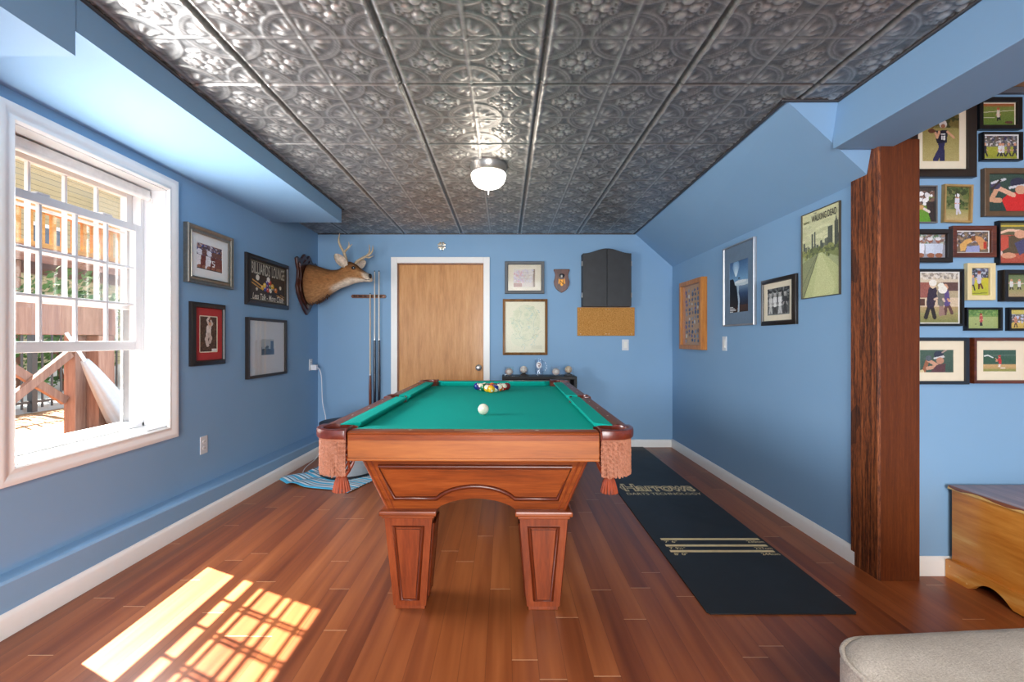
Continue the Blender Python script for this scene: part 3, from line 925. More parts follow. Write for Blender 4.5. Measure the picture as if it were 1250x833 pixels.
# ---- balls: fifteen racked at the far spot, the cue ball on the head spot
def ball_mesh(name, colr, stripe):
    r = .0286
    t = NT(name); b = t.bsdf(.12, 0, .5, .5)
    tc = t.n('ShaderNodeTexCoord'); sp = t.n('ShaderNodeSeparateXYZ'); t.l(tc.outputs['Object'], sp.inputs[0])
    ivory = rgb(236, 226, 200)
    c = colr
    if stripe == 1:
        c = t.mix(t.math('GREATER_THAN', t.math('ABSOLUTE', sp.outputs[2]), r * .52), colr, ivory)
    if stripe >= 0:
        d = t.math('GREATER_THAN', t.math('ABSOLUTE', sp.outputs[0]), r * .94)
        c = t.mix(d, c, ivory)
    if isinstance(c, tuple): b.inputs['Base Color'].default_value = c
    else: t.l(c, b.inputs['Base Color'])
    m = MB(); m.ball((0, 0, 0), r, 28, 16)
    return m, t.m
ZB = .75 + .0286
def to_world(x, y, z):
    return TABLE.matrix_basis @ Vector((x, y, z))
BALLS = {1: ('yellow', rgb(236, 178, 20)), 2: ('blue', rgb(24, 44, 132)), 3: ('red', rgb(196, 34, 26)), 4: ('purple', rgb(70, 36, 110)),
         5: ('orange', rgb(232, 110, 24)), 6: ('green', rgb(10, 104, 60)), 7: ('maroon', rgb(112, 24, 30)), 8: ('black', rgb(18, 18, 20))}
# rows from the apex back: left to right
RACK = [[1], [9, 10], [6, 3, 13], [12, 15, 8, 11], [2, 14, 5, 4, 7]]
ROWN = ['at the apex of the rack', 'in the second row of the rack', 'in the third row of the rack', 'in the fourth row of the rack', 'in the back row of the rack']
ORD = {1: [''], 2: ['left', 'right'], 3: ['left', 'middle', 'right'], 4: ['left', 'inner left', 'inner right', 'right'], 5: ['far left', 'inner left', 'middle', 'inner right', 'far right']}
_rb = random.Random(5)
for r_, row in enumerate(RACK):
    for i_, num in enumerate(row):
        base = num if num <= 8 else num - 8
        nm, c_ = BALLS[base]
        m, mt = ball_mesh('%s_ball_resin' % nm, c_, 1 if num > 8 else 0)
        o = m.build('pool_ball', mt, smooth=True)
        o.location = to_world((i_ - r_ / 2) * .0573, .485 + r_ * .0497, ZB)
        o.rotation_euler = (_rb.uniform(-.7, .7), _rb.uniform(-.9, .9), _rb.uniform(0, 6.28))
        kind = ('%s striped' % nm) if num > 8 else ('solid %s' % nm)
        tag(o, '%s pool ball, the %s one %s' % (kind, ORD[len(row)][i_], ROWN[r_]) if r_ else 'solid yellow pool ball at the apex of the rack, nearest the cue ball', 'ball', 'racked pool balls')
m, mt = ball_mesh('ivory_cue_ball_resin', rgb(238, 230, 206), -1)
o = m.build('cue_ball', mt, smooth=True); o.location = to_world(.002, -.487, ZB)
o.location.z += .0008; tag(o, 'plain ivory white cue ball alone on the teal cloth in front of the rack', 'ball')
# ------------------------------------------------------------------ things hung on the walls
ORIENT = {'back': 0., 'left': PI / 2, 'right': -PI / 2, 'alcove': 0.}
def on_wall(wall, u, z, off=0.):
    return {'back': (u, BACK - off, z), 'left': (LEFT + off, u, z), 'right': (RIGHT - off, u, z), 'alcove': (u, ALC - off, z)}[wall]

def frame_part(w, h, fw, d, prof, mat, root, name='frame'):
    """mitred moulding: prof is a list of (inset share, depth share)"""
    m = MB(); rg = []
    for sx_, z in ((-1, 0), (1, 0), (1, h), (-1, h)):
        sz = 1 if z == 0 else -1
        rg.append([(sx_ * (w / 2 - a * fw), -b * d, z + sz * a * fw) for a, b in prof])
    m.rings(rg + [rg[0]], True, False, False)
    return m.build(name, mat, root, smooth=35)
FLAT = [(0, 0), (0, .92), (.08, 1), (.85, .95), (1, .8), (1, .2)]
SCOOP = [(0, 0), (0, .8), (.12, 1), (.3, .95), (.55, .62), (.8, .6), (.86, .78), (1, .7), (1, .15)]
BEVEL = [(0, 0), (0, .55), (.15, .7), (.75, 1), (.9, 1), (1, .8), (1, .2)]

def picture(label, wall, u0, u1, z0, z1, fw, d, fmat, sheet, mats=None, matm=None, prof=FLAT, group=None, glass=False, name='framed_picture', cat='picture', tilt=0., liner=None, pm=None):
    """mats: card margins (left, right, bottom, top) inside the frame"""
    w, h = abs(u1 - u0), z1 - z0
    root = thing(name, label, cat, on_wall(wall, (u0 + u1) / 2, z0, .001), ORIENT[wall], group)
    if tilt: root.rotation_euler = (0, math.radians(tilt), ORIENT[wall])
    frame_part(w, h, fw, d, prof, fmat, root)
    MB().box(-w / 2 + fw * .5, w / 2 - fw * .5, -d * .3, -.001, fw * .5, h - fw * .5).build('backing_board', M_BACKING, root)
    a, b, c, e = mats or (0, 0, 0, 0)
    iw, ih = w - 2 * fw, h - 2 * fw
    if mats:
        y = -d * .42
        x0, x1, zz0, zz1 = -iw / 2, iw / 2, fw, h - fw
        q0, q1, r0, r1 = x0 + a, x1 - b, zz0 + c, zz1 - e
        m = MB()
        V = [(x0, y, zz0), (x1, y, zz0), (x1, y, zz1), (x0, y, zz1), (q0, y, r0), (q1, y, r0), (q1, y, r1), (q0, y, r1)]
        V += [(p[0] + s * .002, y + .002, p[2] + t_ * .002) for p, s, t_ in zip(V[4:8], (1, -1, -1, 1), (1, 1, -1, -1))]
        m.pts(V, [(0, 1, 5, 4), (1, 2, 6, 5), (2, 3, 7, 6), (3, 0, 4, 7), (4, 5, 9, 8), (5, 6, 10, 9), (6, 7, 11, 10), (7, 4, 8, 11)])
        m.build('mat_board', matm or M_CREAM, root)
        if liner:
            l = MB(); k = .006
            for (aa, bb, cc, dd) in ((q0, q1, r0, r0 + k), (q0, q1, r1 - k, r1), (q0, q0 + k, r0, r1), (q1 - k, q1, r0, r1)):
                l.box(aa, bb, y - .0005, y + .001, cc, dd)
            l.build('mat_liner', liner, root)
    sheet.build('print', iw - a - b + .004, ih - c - e + .004, pm or M_PRINT, root, -iw / 2 + a - .002, fw + c - .002, -d * .36)
    if glass:
        MB().box(-iw / 2, iw / 2, -d * .62, -d * .62 + .0015, fw, h - fw).build('glazing', M_PGLASS, root)
    return root
M_BACKING = mk('grey_backing_board', rgb(96, 90, 84), .9)
F_BROWN = wood('red_brown_moulding', rgb(60, 26, 14), rgb(96, 46, 26), rgb(120, 62, 36), 'x', 8, .3, .3)
F_BRONZE = mk('bronze_brown_moulding', rgb(104, 82, 60), .4, .2, var=.12)
F_GOLD = mk('pale_gold_moulding', rgb(190, 158, 104), .35, .5, var=.1)
F_GREY = mk('thin_pewter_moulding', rgb(110, 108, 108), .4, .4)
F_IVORY = mk('ivory_moulding', rgb(224, 206, 158), .5, var=.04)
F_OAK = wood('golden_oak', rgb(148, 86, 26), rgb(186, 116, 42), rgb(206, 138, 58), 'z', 6, .4, .2)
F_OLDOAK = wood('brown_oak_moulding', rgb(96, 62, 28), rgb(130, 88, 42), rgb(150, 106, 56), 'z', 6, .5, .1)
F_STEEL = mk('brushed_aluminium_section', rgb(176, 178, 182), .35, .8)
GRASS, GRASS2, DIRT, SKIN, SKIN2 = (104, 130, 62), (150, 158, 66), (176, 128, 92), (206, 156, 124), (150, 96, 70)

# ---- left wall
s = Sheet(72, 72, (120, 104, 104)); s.speck(0, 0, 1, .45, 170, .05, [(70, 60, 80), (190, 180, 190), (120, 100, 110), (90, 70, 70), (160, 120, 110), (60, 70, 130)], 2)
for x, c in ((.12, (232, 226, 226)), (.3, (110, 46, 38)), (.48, (226, 222, 224)), (.66, (104, 44, 36)), (.84, (120, 60, 50))):
    s.ell(x, .34, .1, .11, (224, 222, 230) if c[0] > 200 else (110, 70, 60)); s.poly([(x - .13, .46), (x + .13, .46), (x + .16, .95), (x - .16, .95)], c); s.ell(x, .92, .1, .1, SKIN2)
s.rect(0, .95, 1, 1, (70, 60, 56)); s.line([(.44, .6), (.54, .6), (.48, .8)], .04, (240, 240, 240)); s.line([(.68, .6), (.6, .6), (.6, .68), (.68, .7), (.66, .8), (.6, .8)], .035, (235, 235, 235))
s.grain(14, 1)
picture('silver framed football action photo in a white mat beside the window', 'left', 2.81, 3.284, 1.50, 1.871, .046, .034, M_SILVER, s, (.058, .058, .055, .055), M_WHITEMAT, SCOOP)
s = Sheet(44, 76, (66, 44, 34)); s.speck(0, 0, 1, 1, 160, .03, [(80, 56, 42), (54, 36, 28), (92, 66, 48)], 4)
s.line([(.52, .33), (.5, .52)], .15, (222, 210, 200)); s.line([(.5, .5), (.38, .64), (.46, .8)], .09, (206, 190, 178)); s.line([(.52, .5), (.64, .6), (.56, .72)], .085, (196, 178, 166))
s.line([(.56, .3), (.44, .12), (.54, .05)], .06, (214, 198, 186)); s.line([(.56, .33), (.72, .22), (.6, .1)], .05, (206, 190, 176)); s.ell(.58, .22, .07, .05, SKIN); s.ell(.6, .09, .05, .03, (120, 70, 40))
s.rect(.68, .9, .96, .97, (226, 220, 210)); s.grain(9, 2)
picture('black framed sports print in a red mat, below the silver frame', 'left', 2.859, 3.211, .972, 1.383, .034, .028, M_DARKFRAME, s, (.05, .05, .05, .05), mk('red_mat_card', rgb(176, 52, 52), .8), BEVEL, liner=M_CREAM)

# billiards sign: printed board with raised lettering
s = Sheet(120, 72, (46, 40, 36)); s.speck(0, 0, 1, 1, 260, .03, [(52, 45, 40), (40, 35, 32), (58, 50, 42)], 6)
for x0 in (.03,):
    s.line([(.04, .05), (.96, .05), (.96, .95), (.04, .95), (.04, .05)], .012, (150, 138, 112))
s.line([(.1, .49), (.42, .66)], .03, (214, 170, 96)); s.line([(.08, .56), (.44, .75)], .028, (196, 150, 80)); s.line([(.62, .72), (.93, .85)], .03, (206, 160, 90)); s.line([(.7, .7), (.94, .79)], .022, (184, 140, 76))
s.poly([(.3, .68), (.52, .74), (.84, .69), (.84, .74), (.52, .81), (.3, .74)], (26, 24, 24))
BC = [(226, 172, 30), (40, 60, 150), (196, 60, 34), (232, 228, 214), (30, 30, 34), (220, 120, 36), (240, 200, 60), (90, 50, 120), (60, 120, 80)]
for k, (x, y) in enumerate([(.34, .64), (.41, .66), (.48, .67), (.55, .67), (.62, .66), (.69, .645), (.40, .57), (.47, .58), (.54, .575), (.6, .565), (.46, .49), (.53, .485), (.49, .41)]):
    s.ell(x, y, .042, .062, BC[k % 9]); s.ell(x - .012, y - .018, .012, .016, (240, 236, 226))
s.ell(.22, .42, .043, .07, (226, 222, 208)); s.ell(.82, .56, .03, .05, (230, 220, 190)); s.ell(.2, .7, .022, .04, (206, 200, 186)); s.grain(6, 3)
sg = picture('black framed billiards lounge sign with balls and crossed cues', 'left', 3.47, 4.148, 1.412, 1.812, .036, .03, M_DARKFRAME, s, None, None, BEVEL, name='wall_sign', cat='sign')
m = MB()
def lay(m, body, x, z, w, h, y, off=0., shear=0.):
    V, F = letters(body, w, h, off, shear); m.pts([(vx + x, y + vy, vz + z) for vx, vy, vz in V], F)
lay(m, 'BILLIARDS', -.265, .252, .28, .092, -.014, .014); lay(m, 'LOUNGE', .045, .252, .215, .092, -.014, .014)
m.build('lettering', mk('grey_cream_lettering', rgb(190, 184, 168), .6, var=.1), sg)
m = MB(); lay(m, 'Less Talk - More Chalk', -.25, .052, .5, .05, -.014, .012, .25)
m.build('lettering', mk('ivory_script', rgb(226, 220, 206), .6), sg)
s = Sheet(50, 66, (176, 186, 190)); s.grad((196, 196, 186), (160, 176, 190)); s.rect(0, .62, 1, 1, (44, 60, 84)); s.rect(.7, .14, .92, 1, (40, 62, 92)); s.rect(.3, .5, .42, .7, (52, 60, 70)); s.ell(.46, .5, .1, .08, (60, 66, 74)); s.rect(.0, .5, .08, .64, (70, 84, 100)); s.ell(.2, .66, .12, .06, (30, 40, 54)); s.line([(.5, .6), (.66, .7)], .06, (24, 34, 48)); s.grain(8, 4)
picture('thin black framed small skyline photo in a wide white mat, below the sign', 'left', 3.48, 4.094, .836, 1.314, .022, .03, M_DARKFRAME, s, (.19, .17, .155, .145), M_WHITEMAT, FLAT, glass=True)

# ---- back wall
s = Sheet(66, 60, (196, 180, 170)); s.grad((206, 196, 186), (184, 164, 150)); s.rect(0, .78, .4, 1, (150, 96, 84)); s.speck(0, .1, .45, .75, 60, .05, [(206, 150, 160), (214, 200, 206), (190, 176, 196)], 7); s.rect(.9, 0, 1, 1, (112, 84, 60)); s.speck(.4, .05, .88, .7, 50, .05, [(190, 180, 190), (204, 196, 190)], 8)
for k in range(4): s.line([(.1, .2 + .18 * k), (.86, .18 + .18 * k)], .015, (170, 150, 150))
s.grain(6, 5)
F_GRAPH = mk('graphite_moulding', rgb(52, 56, 62), .4, var=.1)
picture('dark grey framed print in a cream mat, above the old map', 'back', (616 - 616) * .00871 + .002, .42, 1.627, 1.97, .034, .03, F_GRAPH, s, (.058, .062, .038, .045), M_CREAM, FLAT, glass=True)
s = Sheet(100, 128, (206, 204, 176)); s.grad((214, 206, 174), (204, 198, 164)); s.ell(.52, .4, .36, .34, (198, 196, 160)); s.ell(.4, .72, .26, .16, (198, 197, 162))
rr = random.Random(11)
for k in range(300):
    x, y = rr.uniform(.1, .85), rr.uniform(.08, .85)
    if (abs(x - .5) + abs(y - .4)) < rr.uniform(.25, .6): s.ell(x, y, .045 * rr.random() + .01, .03 * rr.random() + .01, rr.choice([(188, 188, 148), (194, 194, 156), (180, 184, 146), (200, 198, 162)]))
pt = [(.36, .12), (.4, .25), (.34, .4), (.42, .52), (.36, .66), (.48, .78), (.66, .74), (.74, .6), (.7, .42), (.78, .28), (.68, .14)]
s.line(pt, .006, (150, 164, 140))
for k in range(26):
    x, y = rr.uniform(.1, .8), rr.uniform(.1, .85); P = [(x, y)]
    for j in range(5): x += rr.uniform(-.06, .07); y += rr.uniform(-.04, .05); P.append((x, y))
    s.line(P, .005, rr.choice([(140, 170, 150), (160, 160, 120), (150, 176, 166)]))
s.line([(.04, .03), (.96, .03), (.96, .97), (.04, .97), (.04, .03)], .005, (150, 146, 110)); s.rect(.66, .86, .92, .93, (190, 184, 150)); s.grain(4, 6)
picture('faded green map in a brown oak frame above the black shelf', 'back', -.02, .455, .978, 1.572, .028, .024, F_OLDOAK, s, None, None, BEVEL, pm=M_POSTER)

# ---- right wall
s = Sheet(84, 134, (92, 118, 146)); s.grad((62, 96, 138), (128, 172, 206), 0, .42); s.grad((150, 176, 196), (60, 84, 116), .42, .62); s.grad((52, 76, 112), (24, 34, 52), .62, .86); s.grad((74, 50, 44), (40, 32, 34), .86, 1)
for k in range(9): s.ell(.36, .1 + .02 * k, .18 - .016 * k, .12 - .01 * k, (118 + 13 * k, 158 + 10 * k, 196 + 6 * k))
s.ell(.75, .44, .5, .05, (196, 208, 214)); s.ell(.6, .41, .3, .03, (220, 226, 228))
s.poly([(0, .34), (.18, .33), (.24, .36), (.3, .46), (.36, .47), (.42, .62), (.46, .9), (0, .92)], (20, 24, 32)); s.poly([(.42, .48), (.52, .46), (.5, .62), (.56, .74), (.54, 1), (.44, 1), (.48, .8), (.44, .66)], (170, 190, 204)); s.ell(.52, .34, .06, .012, (30, 34, 44))
for k in range(4): s.rect(.02, .88 + .03 * k, .2 + .08 * ((k * 7) % 3), .895 + .03 * k, (216, 218, 220))
s.grain(5, 8)
picture('aluminium framed blue seascape poster in a grey mat above the light switch', 'right', 3.22, 3.676, 1.247, 1.872, .012, .024, F_STEEL, s, (.075, .085, .09, .12), mk('grey_blue_mat_card', rgb(104, 124, 144), .6), FLAT, pm=M_POSTER, name='framed_poster', cat='poster')
s = Sheet(70, 74, (90, 92, 92)); s.speck(0, 0, 1, .5, 140, .06, [(60, 62, 62), (130, 132, 130), (84, 86, 84), (40, 42, 42)], 9); s.rect(0, .9, 1, 1, (120, 122, 118))
for x, h_, sh, pa in ((.16, .8, (206, 206, 202), (190, 190, 186)), (.36, .86, (226, 226, 222), (60, 60, 60)), (.58, .84, (232, 232, 230), (200, 200, 198)), (.8, .84, (54, 56, 58), (60, 60, 62))):
    s.man(x, .62, h_ * .82, sh, pa, (170, 168, 164), None, 0, ((-.12, .28), (.12, .28)), ((-.07, .42), (.07, .42))); s.ell(x, .2, .06, .07, (186, 184, 180)); s.ell(x, .15, .062, .04, (40, 40, 42))
s.grain(9, 9)
picture('dark framed black and white group photo between the two posters', 'right', 2.765, 3.143, 1.236, 1.545, .03, .024, M_DARKFRAME, s, (.038, .038, .035, .035), M_CREAM, BEVEL)
# pale green city poster
s = Sheet(110, 178, (206, 206, 150)); s.grad((222, 218, 172), (206, 208, 158), 0, .5); s.grad((170, 176, 132), (186, 192, 128), .48, 1)
rr = random.Random(21)
for k in range(60): s.ell(rr.random(), rr.uniform(.12, .4), .16 * rr.random() + .04, .02, rr.choice([(226, 224, 180), (206, 206, 158), (214, 212, 168)]))
for k in range(30):
    x = rr.random(); hh = rr.uniform(.03, .12) + .1 * max(0, x - .5); s.rect(x, .47 - hh, x + rr.uniform(.03, .07), .5, rr.choice([(112, 116, 98), (128, 132, 108), (96, 100, 86)]))
for x, t_, w_ in ((.03, .34, .05), (.26, .26, .05), (.34, .24, .03), (.7, .23, .12), (.86, .19, .09), (.5, .36, .05)): s.rect(x, t_, x + w_, .5, (92, 96, 84))
s.poly([(.88, .19), (.905, .12), (.93, .19)], (92, 96, 84))
s.speck(0, .44, 1, .54, 120, .022, [(120, 128, 78), (96, 104, 66), (150, 154, 92)], 22)
s.poly([(.44, .5), (.56, .5), (1, .72), (1, 1), (.04, 1), (.3, .68)], (196, 200, 142)); s.poly([(.47, .5), (.53, .5), (.9, .9), (.8, 1), (.3, 1)], (206, 208, 152))
s.poly([(0, .58), (.42, .5), (.3, .68), (.04, 1), (0, 1)], (148, 152, 112)); s.line([(.44, .5), (.3, .68), (.03, 1)], .014, (104, 108, 80)); s.line([(.44, .5), (.2, .68), (0, .86)], .01, (116, 120, 90))
s.poly([(.6, .5), (1, .52), (1, .6)], (136, 144, 90)); s.grain(8, 10)
ps = picture('pale green city street poster with bold black title, beside the timber post', 'right', 2.412, 2.722, 1.382, 1.88, .004, .012, mk('thin_olive_edge', rgb(70, 62, 44), .4), s, None, None, FLAT, name='wall_poster', cat='poster', pm=M_POSTER)
m = MB(); lay(m, 'WALKING DEAD', -.07, .435, .2, .038, -.0062, .012); lay(m, 'THE', -.05, .478, .022, .009, -.0062, .012); m.build('lettering', mk('black_title_ink', rgb(34, 32, 26), .6), ps)
m = MB(); lay(m, 'amc', -.136, .437, .048, .012, -.0062, .02); m.build('lettering', mk('dark_olive_ink', rgb(92, 92, 40), .6), ps)

# oak shadow box with pins
def shadow_box():
    y0, y1, z0, z1 = 4.01, 4.512, 1.05, 1.698
    w, h, d = y1 - y0, z1 - z0, .055
    root = thing('shadow_box', 'golden oak shadow box of small pieces on the right wall near the back corner', 'display case', on_wall('right', (y0 + y1) / 2, z0, .001), ORIENT['right'])
    frame_part(w, h, .042, d, [(0, 0), (0, .95), (.08, 1), (.9, 1), (1, .92), (1, .1)], F_OAK, root)
    MB().box(-w / 2 + .03, w / 2 - .03, -.012, -.001, .03, h - .03).build('backing_board', mk('tan_felt_backing', rgb(196, 150, 96), .9, var=.08), root)
    r = random.Random(31)
    cols = [mk('enamel_%s' % n, c, .3, .3) for n, c in (('slate', rgb(84, 88, 110)), ('pewter', rgb(150, 146, 142)), ('violet', rgb(96, 70, 120)), ('bronze', rgb(120, 88, 60)), ('cream', rgb(214, 204, 184)), ('navy', rgb(46, 52, 84)))]
    n = 0
    for i in range(6):
        for j in range(12):
            x = -w / 2 + .085 + i * (w - .17) / 5 + r.uniform(-.012, .012); z = .085 + j * (h - .18) / 11 + r.uniform(-.01, .01)
            if r.random() < .06: continue
            m = MB(); rad = r.uniform(.012, .019); q = r.choice((5, 6, 12, 4))
            a0 = r.random() * 6
            m.prism([(x + rad * r.uniform(.8, 1.2) * math.cos(a0 + 2 * PI * k / q), z + rad * 1.1 * math.sin(a0 + 2 * PI * k / q)) for k in range(q)], -.017, -.012, 'xz', bev=.0015)
            m.build('pin', r.choice(cols), root)
    MB().box(-w / 2 + .042, w / 2 - .042, -.045, -.0435, .042, h - .042).build('glazing', clear('case_glass', amount=.015), root)
shadow_box()

# ---- alcove gallery: u = x, all on the wall behind the post
ax = lambda px: (px - 616) * .00394
az = lambda py: 1.14 + (415 - py) * .00394
def pic2(label, p, fw, d, fmat, sheet, mats=None, matm=None, prof=FLAT, **k):
    picture(label, 'alcove', ax(p[0]), ax(p[1]), az(p[3]), az(p[2]), fw, d, fmat, sheet, mats, matm, prof, group='family sports photos in the alcove', **k)
M_PSILVER = mk('dull_silver_edge', rgb(196, 192, 184), .4, .5)
# big portrait of a passer
s = Sheet(68, 96, (158, 146, 92)); s.grad((84, 84, 46), (120, 112, 62), 0, .3); s.grad((150, 138, 80), (172, 158, 104), .3, 1); s.speck(0, 0, 1, .26, 60, .06, [(56, 60, 30), (96, 84, 44), (110, 96, 50)], 41)
s.line([(.56, .54), (.5, .74), (.36, .96)], .1, (44, 44, 84)); s.line([(.48, .6), (.54, .78), (.54, .98)], .09, (40, 40, 76)); s.poly([(.32, .36), (.68, .34), (.66, .6), (.4, .62)], (28, 28, 44)); s.line([(.68, .38), (.84, .5)], .045, SKIN); s.line([(.36, .4), (.4, .5), (.46, .38)], .045, SKIN)
s.ell(.26, .36, .1, .045, (96, 54, 36)); s.ell(.56, .22, .1, .08, (206, 200, 196)); s.ell(.56, .26, .06, .04, SKIN2); s.rect(.5, .42, .62, .44, (220, 220, 216)); s.rect(.51, .46, .54, .54, (226, 224, 220)); s.ell(.59, .48, .03, .025, (226, 224, 220)); s.ell(.59, .525, .03, .025, (226, 224, 220)); s.grain(6, 41)
pic2('large black framed portrait photo of a football passer, half behind the beam', (1110.5, 1191.7, 119, 216.4), .040, .026, M_DARKFRAME, s, (.03, .030, .040, .034))
s = Sheet(66, 50, GRASS); s.grad((176, 88, 52), (150, 110, 60), 0, .16); s.grad((124, 132, 66), (92, 118, 50), .16, 1); s.line([(0, .42), (1, .32)], .02, (226, 220, 190)); s.line([(.06, .66), (.4, .64)], .02, (220, 214, 190)); s.man(.5, .58, .62, (214, 200, 186), (40, 40, 50), hat=(170, 90, 60), arms=((-.14, .2), (.14, .16)), legs=((-.05, .3), (.12, .26))); s.ell(.82, .86, .12, .07, (92, 60, 50)); s.grain(7, 42)
pic2('wide black framed photo of a lone runner on grass, highest at the far right', (1195.7, 1248.3, 118.4, 157.6), .022, .022, M_BLACK, s, (.003, .003, .003, .003), M_CREAM)
s = Sheet(72, 54, (150, 150, 60)); s.grad((90, 88, 84), (120, 116, 104), 0, .48); s.grad((160, 160, 60), (146, 150, 56), .48, 1); s.speck(0, 0, 1, .45, 130, .045, [(70, 66, 70), (150, 146, 150), (110, 86, 76), (206, 200, 200), (60, 60, 90)], 43)
for x, c in ((.08, (44, 44, 54)), (.5, (216, 214, 214)), (.58, (210, 206, 206)), (.74, (120, 100, 96)), (.92, (60, 60, 76))): s.man(x, .68, .6, c, (50, 48, 52), arms=((-.15, .2), (.15, .16)), legs=((-.16, .3), (.14, .3)))
s.grain(8, 43)
pic2('black framed photo of a team scrimmage, under the lone runner', (1199.5, 1248.3, 161.2, 195.8), .008, .024, M_BLACK, s, (.004, .004, .004, .004), M_WHITEMAT)
s = Sheet(76, 62, (52, 72, 64)); s.grad((60, 80, 70), (44, 64, 58)); s.poly([(.46, .98), (.34, .68), (.5, .52), (.78, .46), (1, .6), (1, 1), (.4, 1)], (206, 46, 44)); s.line([(.24, .38), (.1, .68), (.3, .7)], .13, SKIN); s.line([(.2, .34), (.62, .56)], .12, (222, 172, 146)); s.ell(.2, .3, .12, .11, (70, 66, 92)); s.line([(.12, .24), (.42, .14)], .06, (206, 206, 212)); s.ell(.72, .24, .18, .14, (54, 54, 74)); s.poly([(.5, .34), (.88, .26), (.9, .33), (.52, .4)], (206, 206, 210)); s.ell(.78, .42, .12, .12, (206, 156, 128)); s.poly([(.08, .4), (.3, .14), (.34, .17), (.12, .44)], (60, 50, 50)); s.grain(6, 44)
pic2('bronze framed photo of a batter in a red jersey', (1202, 1267, 205.1, 264), .026, .022, F_BRONZE, s)
s = Sheet(52, 72, GRASS); s.grad((56, 50, 48), (70, 64, 60), 0, .2); s.speck(0, .16, 1, .5, 90, .06, [(214, 212, 214), (230, 228, 230), (120, 90, 80), (60, 44, 44)], 45); s.grad((104, 140, 52), (92, 150, 44), .55, 1); s.poly([(0, .4), (.28, .46), (.3, .7), (.1, 1), (0, 1)], (46, 38, 40)); s.poly([(1, .4), (.66, .44), (.72, .66), (.86, 1), (1, 1)], (52, 42, 42)); s.poly([(.3, .52), (.58, .52), (.56, .64), (.34, .64)], (196, 150, 100)); s.ell(.42, .36, .1, .06, (232, 230, 232)); s.ell(.64, .38, .1, .06, (232, 230, 230)); s.line([(.6, .62), (.78, .7)], .07, (220, 206, 200)); s.grain(7, 45)
pic2('thin silver framed photo of a football huddle over green grass', (1111, 1145.9, 225.8, 271.9), .007, .016, F_GREY, s)
s = Sheet(54, 76, (84, 96, 56)); s.speck(0, 0, 1, .66, 220, .05, [(70, 86, 46), (96, 110, 62), (58, 70, 40), (120, 120, 76)], 46); s.grad((150, 148, 92), (190, 164, 120), .66, 1); s.man(.52, .58, .62, (206, 204, 216), (200, 196, 206), hat=(220, 220, 224), arms=((-.1, .1), (.12, .1)), legs=((.0, .34), (.14, .3))); s.line([(.5, .32), (.46, .16)], .03, (60, 50, 46)); s.grain(6, 46)
pic2('gold framed tilted photo of a pitcher before trees', (1153, 1188.2, 224.6, 271.4), .011, .018, F_GOLD, s, tilt=1.6)
s = Sheet(72, 46, (150, 150, 160)); s.speck(0, 0, 1, .4, 120, .05, [(90, 120, 90), (180, 190, 180), (120, 96, 90), (160, 130, 110)], 47)
for x, c in ((.1, (206, 212, 226)), (.3, (220, 222, 232)), (.58, (196, 206, 222)), (.8, (186, 196, 214))): s.ell(x, .26, .07, .1, (146, 96, 80)); s.ell(x, .19, .075, .07, (214, 212, 216)); s.poly([(x - .13, .4), (x + .13, .4), (x + .12, .8), (x - .12, .8)], c); s.ell(x + .02, .88, .1, .1, SKIN2)
s.grain(8, 47)
pic2('deep dark brown framed photo of a crowd in white shirts, against the post', (1106, 1162.4, 279.9, 320.6), .024, .026, M_DARKFRAME, s)
s = Sheet(76, 52, (120, 104, 86)); s.speck(0, 0, 1, .8, 160, .05, [(84, 80, 90), (120, 96, 80), (160, 130, 100), (60, 54, 58), (190, 186, 200)], 48); s.poly([(.14, .62), (.3, .4), (.5, .32), (.56, .46), (.36, .6), (.3, .9), (.16, .92)], (212, 164, 96)); s.poly([(.92, .5), (.76, .26), (.6, .22), (.54, .4), (.66, .5), (.76, .86), (.9, .84)], (206, 148, 96)); s.ell(.54, .34, .07, .12, (120, 76, 50)); s.poly([(.36, .7), (.72, .66), (.72, 1), (.3, 1)], (150, 156, 196)); s.rect(.84, .5, .93, .8, (180, 60, 46)); s.grain(7, 48)
pic2('red brown framed photo of two wrestlers grappling', (1162.9, 1216, 275.7, 314.1), .022, .024, F_BROWN, s, (.003, .003, .003, .003), M_WHITEMAT)
s = Sheet(76, 84, (176, 84, 64)); s.grad((120, 116, 72), (96, 92, 68), 0, .3); s.rect(0, .06, 1, .1, (206, 180, 64)); s.poly([(0, .5), (.3, .32), (.6, .3), (1, .5), (1, .8), (0, .8)], (92, 78, 58)); s.grad((182, 88, 68), (168, 80, 62), .75, 1); s.poly([(0, .4), (.3, .34), (.3, .6), (0, .76)], (196, 84, 66)); s.line([(.04, .26), (.3, .18), (.6, .2)], .06, (230, 190, 164)); s.ell(.62, .28, .16, .1, (214, 160, 130)); s.poly([(.46, .5), (.7, .4), (.9, .6), (.6, .8)], (80, 76, 110)); s.ell(.3, .8, .2, .07, (210, 150, 120)); s.ell(.06, .74, .08, .06, (220, 190, 180)); s.grain(7, 49)
pic2('thin black framed close photo of a player sliding on red dirt', (1219, 1268, 269.5, 323.4), .009, .024, M_BLACK, s)
s = Sheet(76, 96, (176, 160, 130)); s.grad((190, 182, 168), (206, 190, 166), 0, .2); s.speck(0, 0, 1, .12, 60, .03, [(150, 140, 130), (214, 206, 196)], 50); s.rect(0, .2, .3, .5, (150, 90, 80)); s.rect(.55, .2, 1, .36, (96, 70, 66)); s.rect(0, .5, 1, .68, (206, 186, 160)); s.rect(0, .52, .16, .66, (90, 60, 50)); s.grad((176, 152, 110), (120, 124, 72), .68, 1); s.rect(.0, .8, 1, .82, (150, 150, 100))
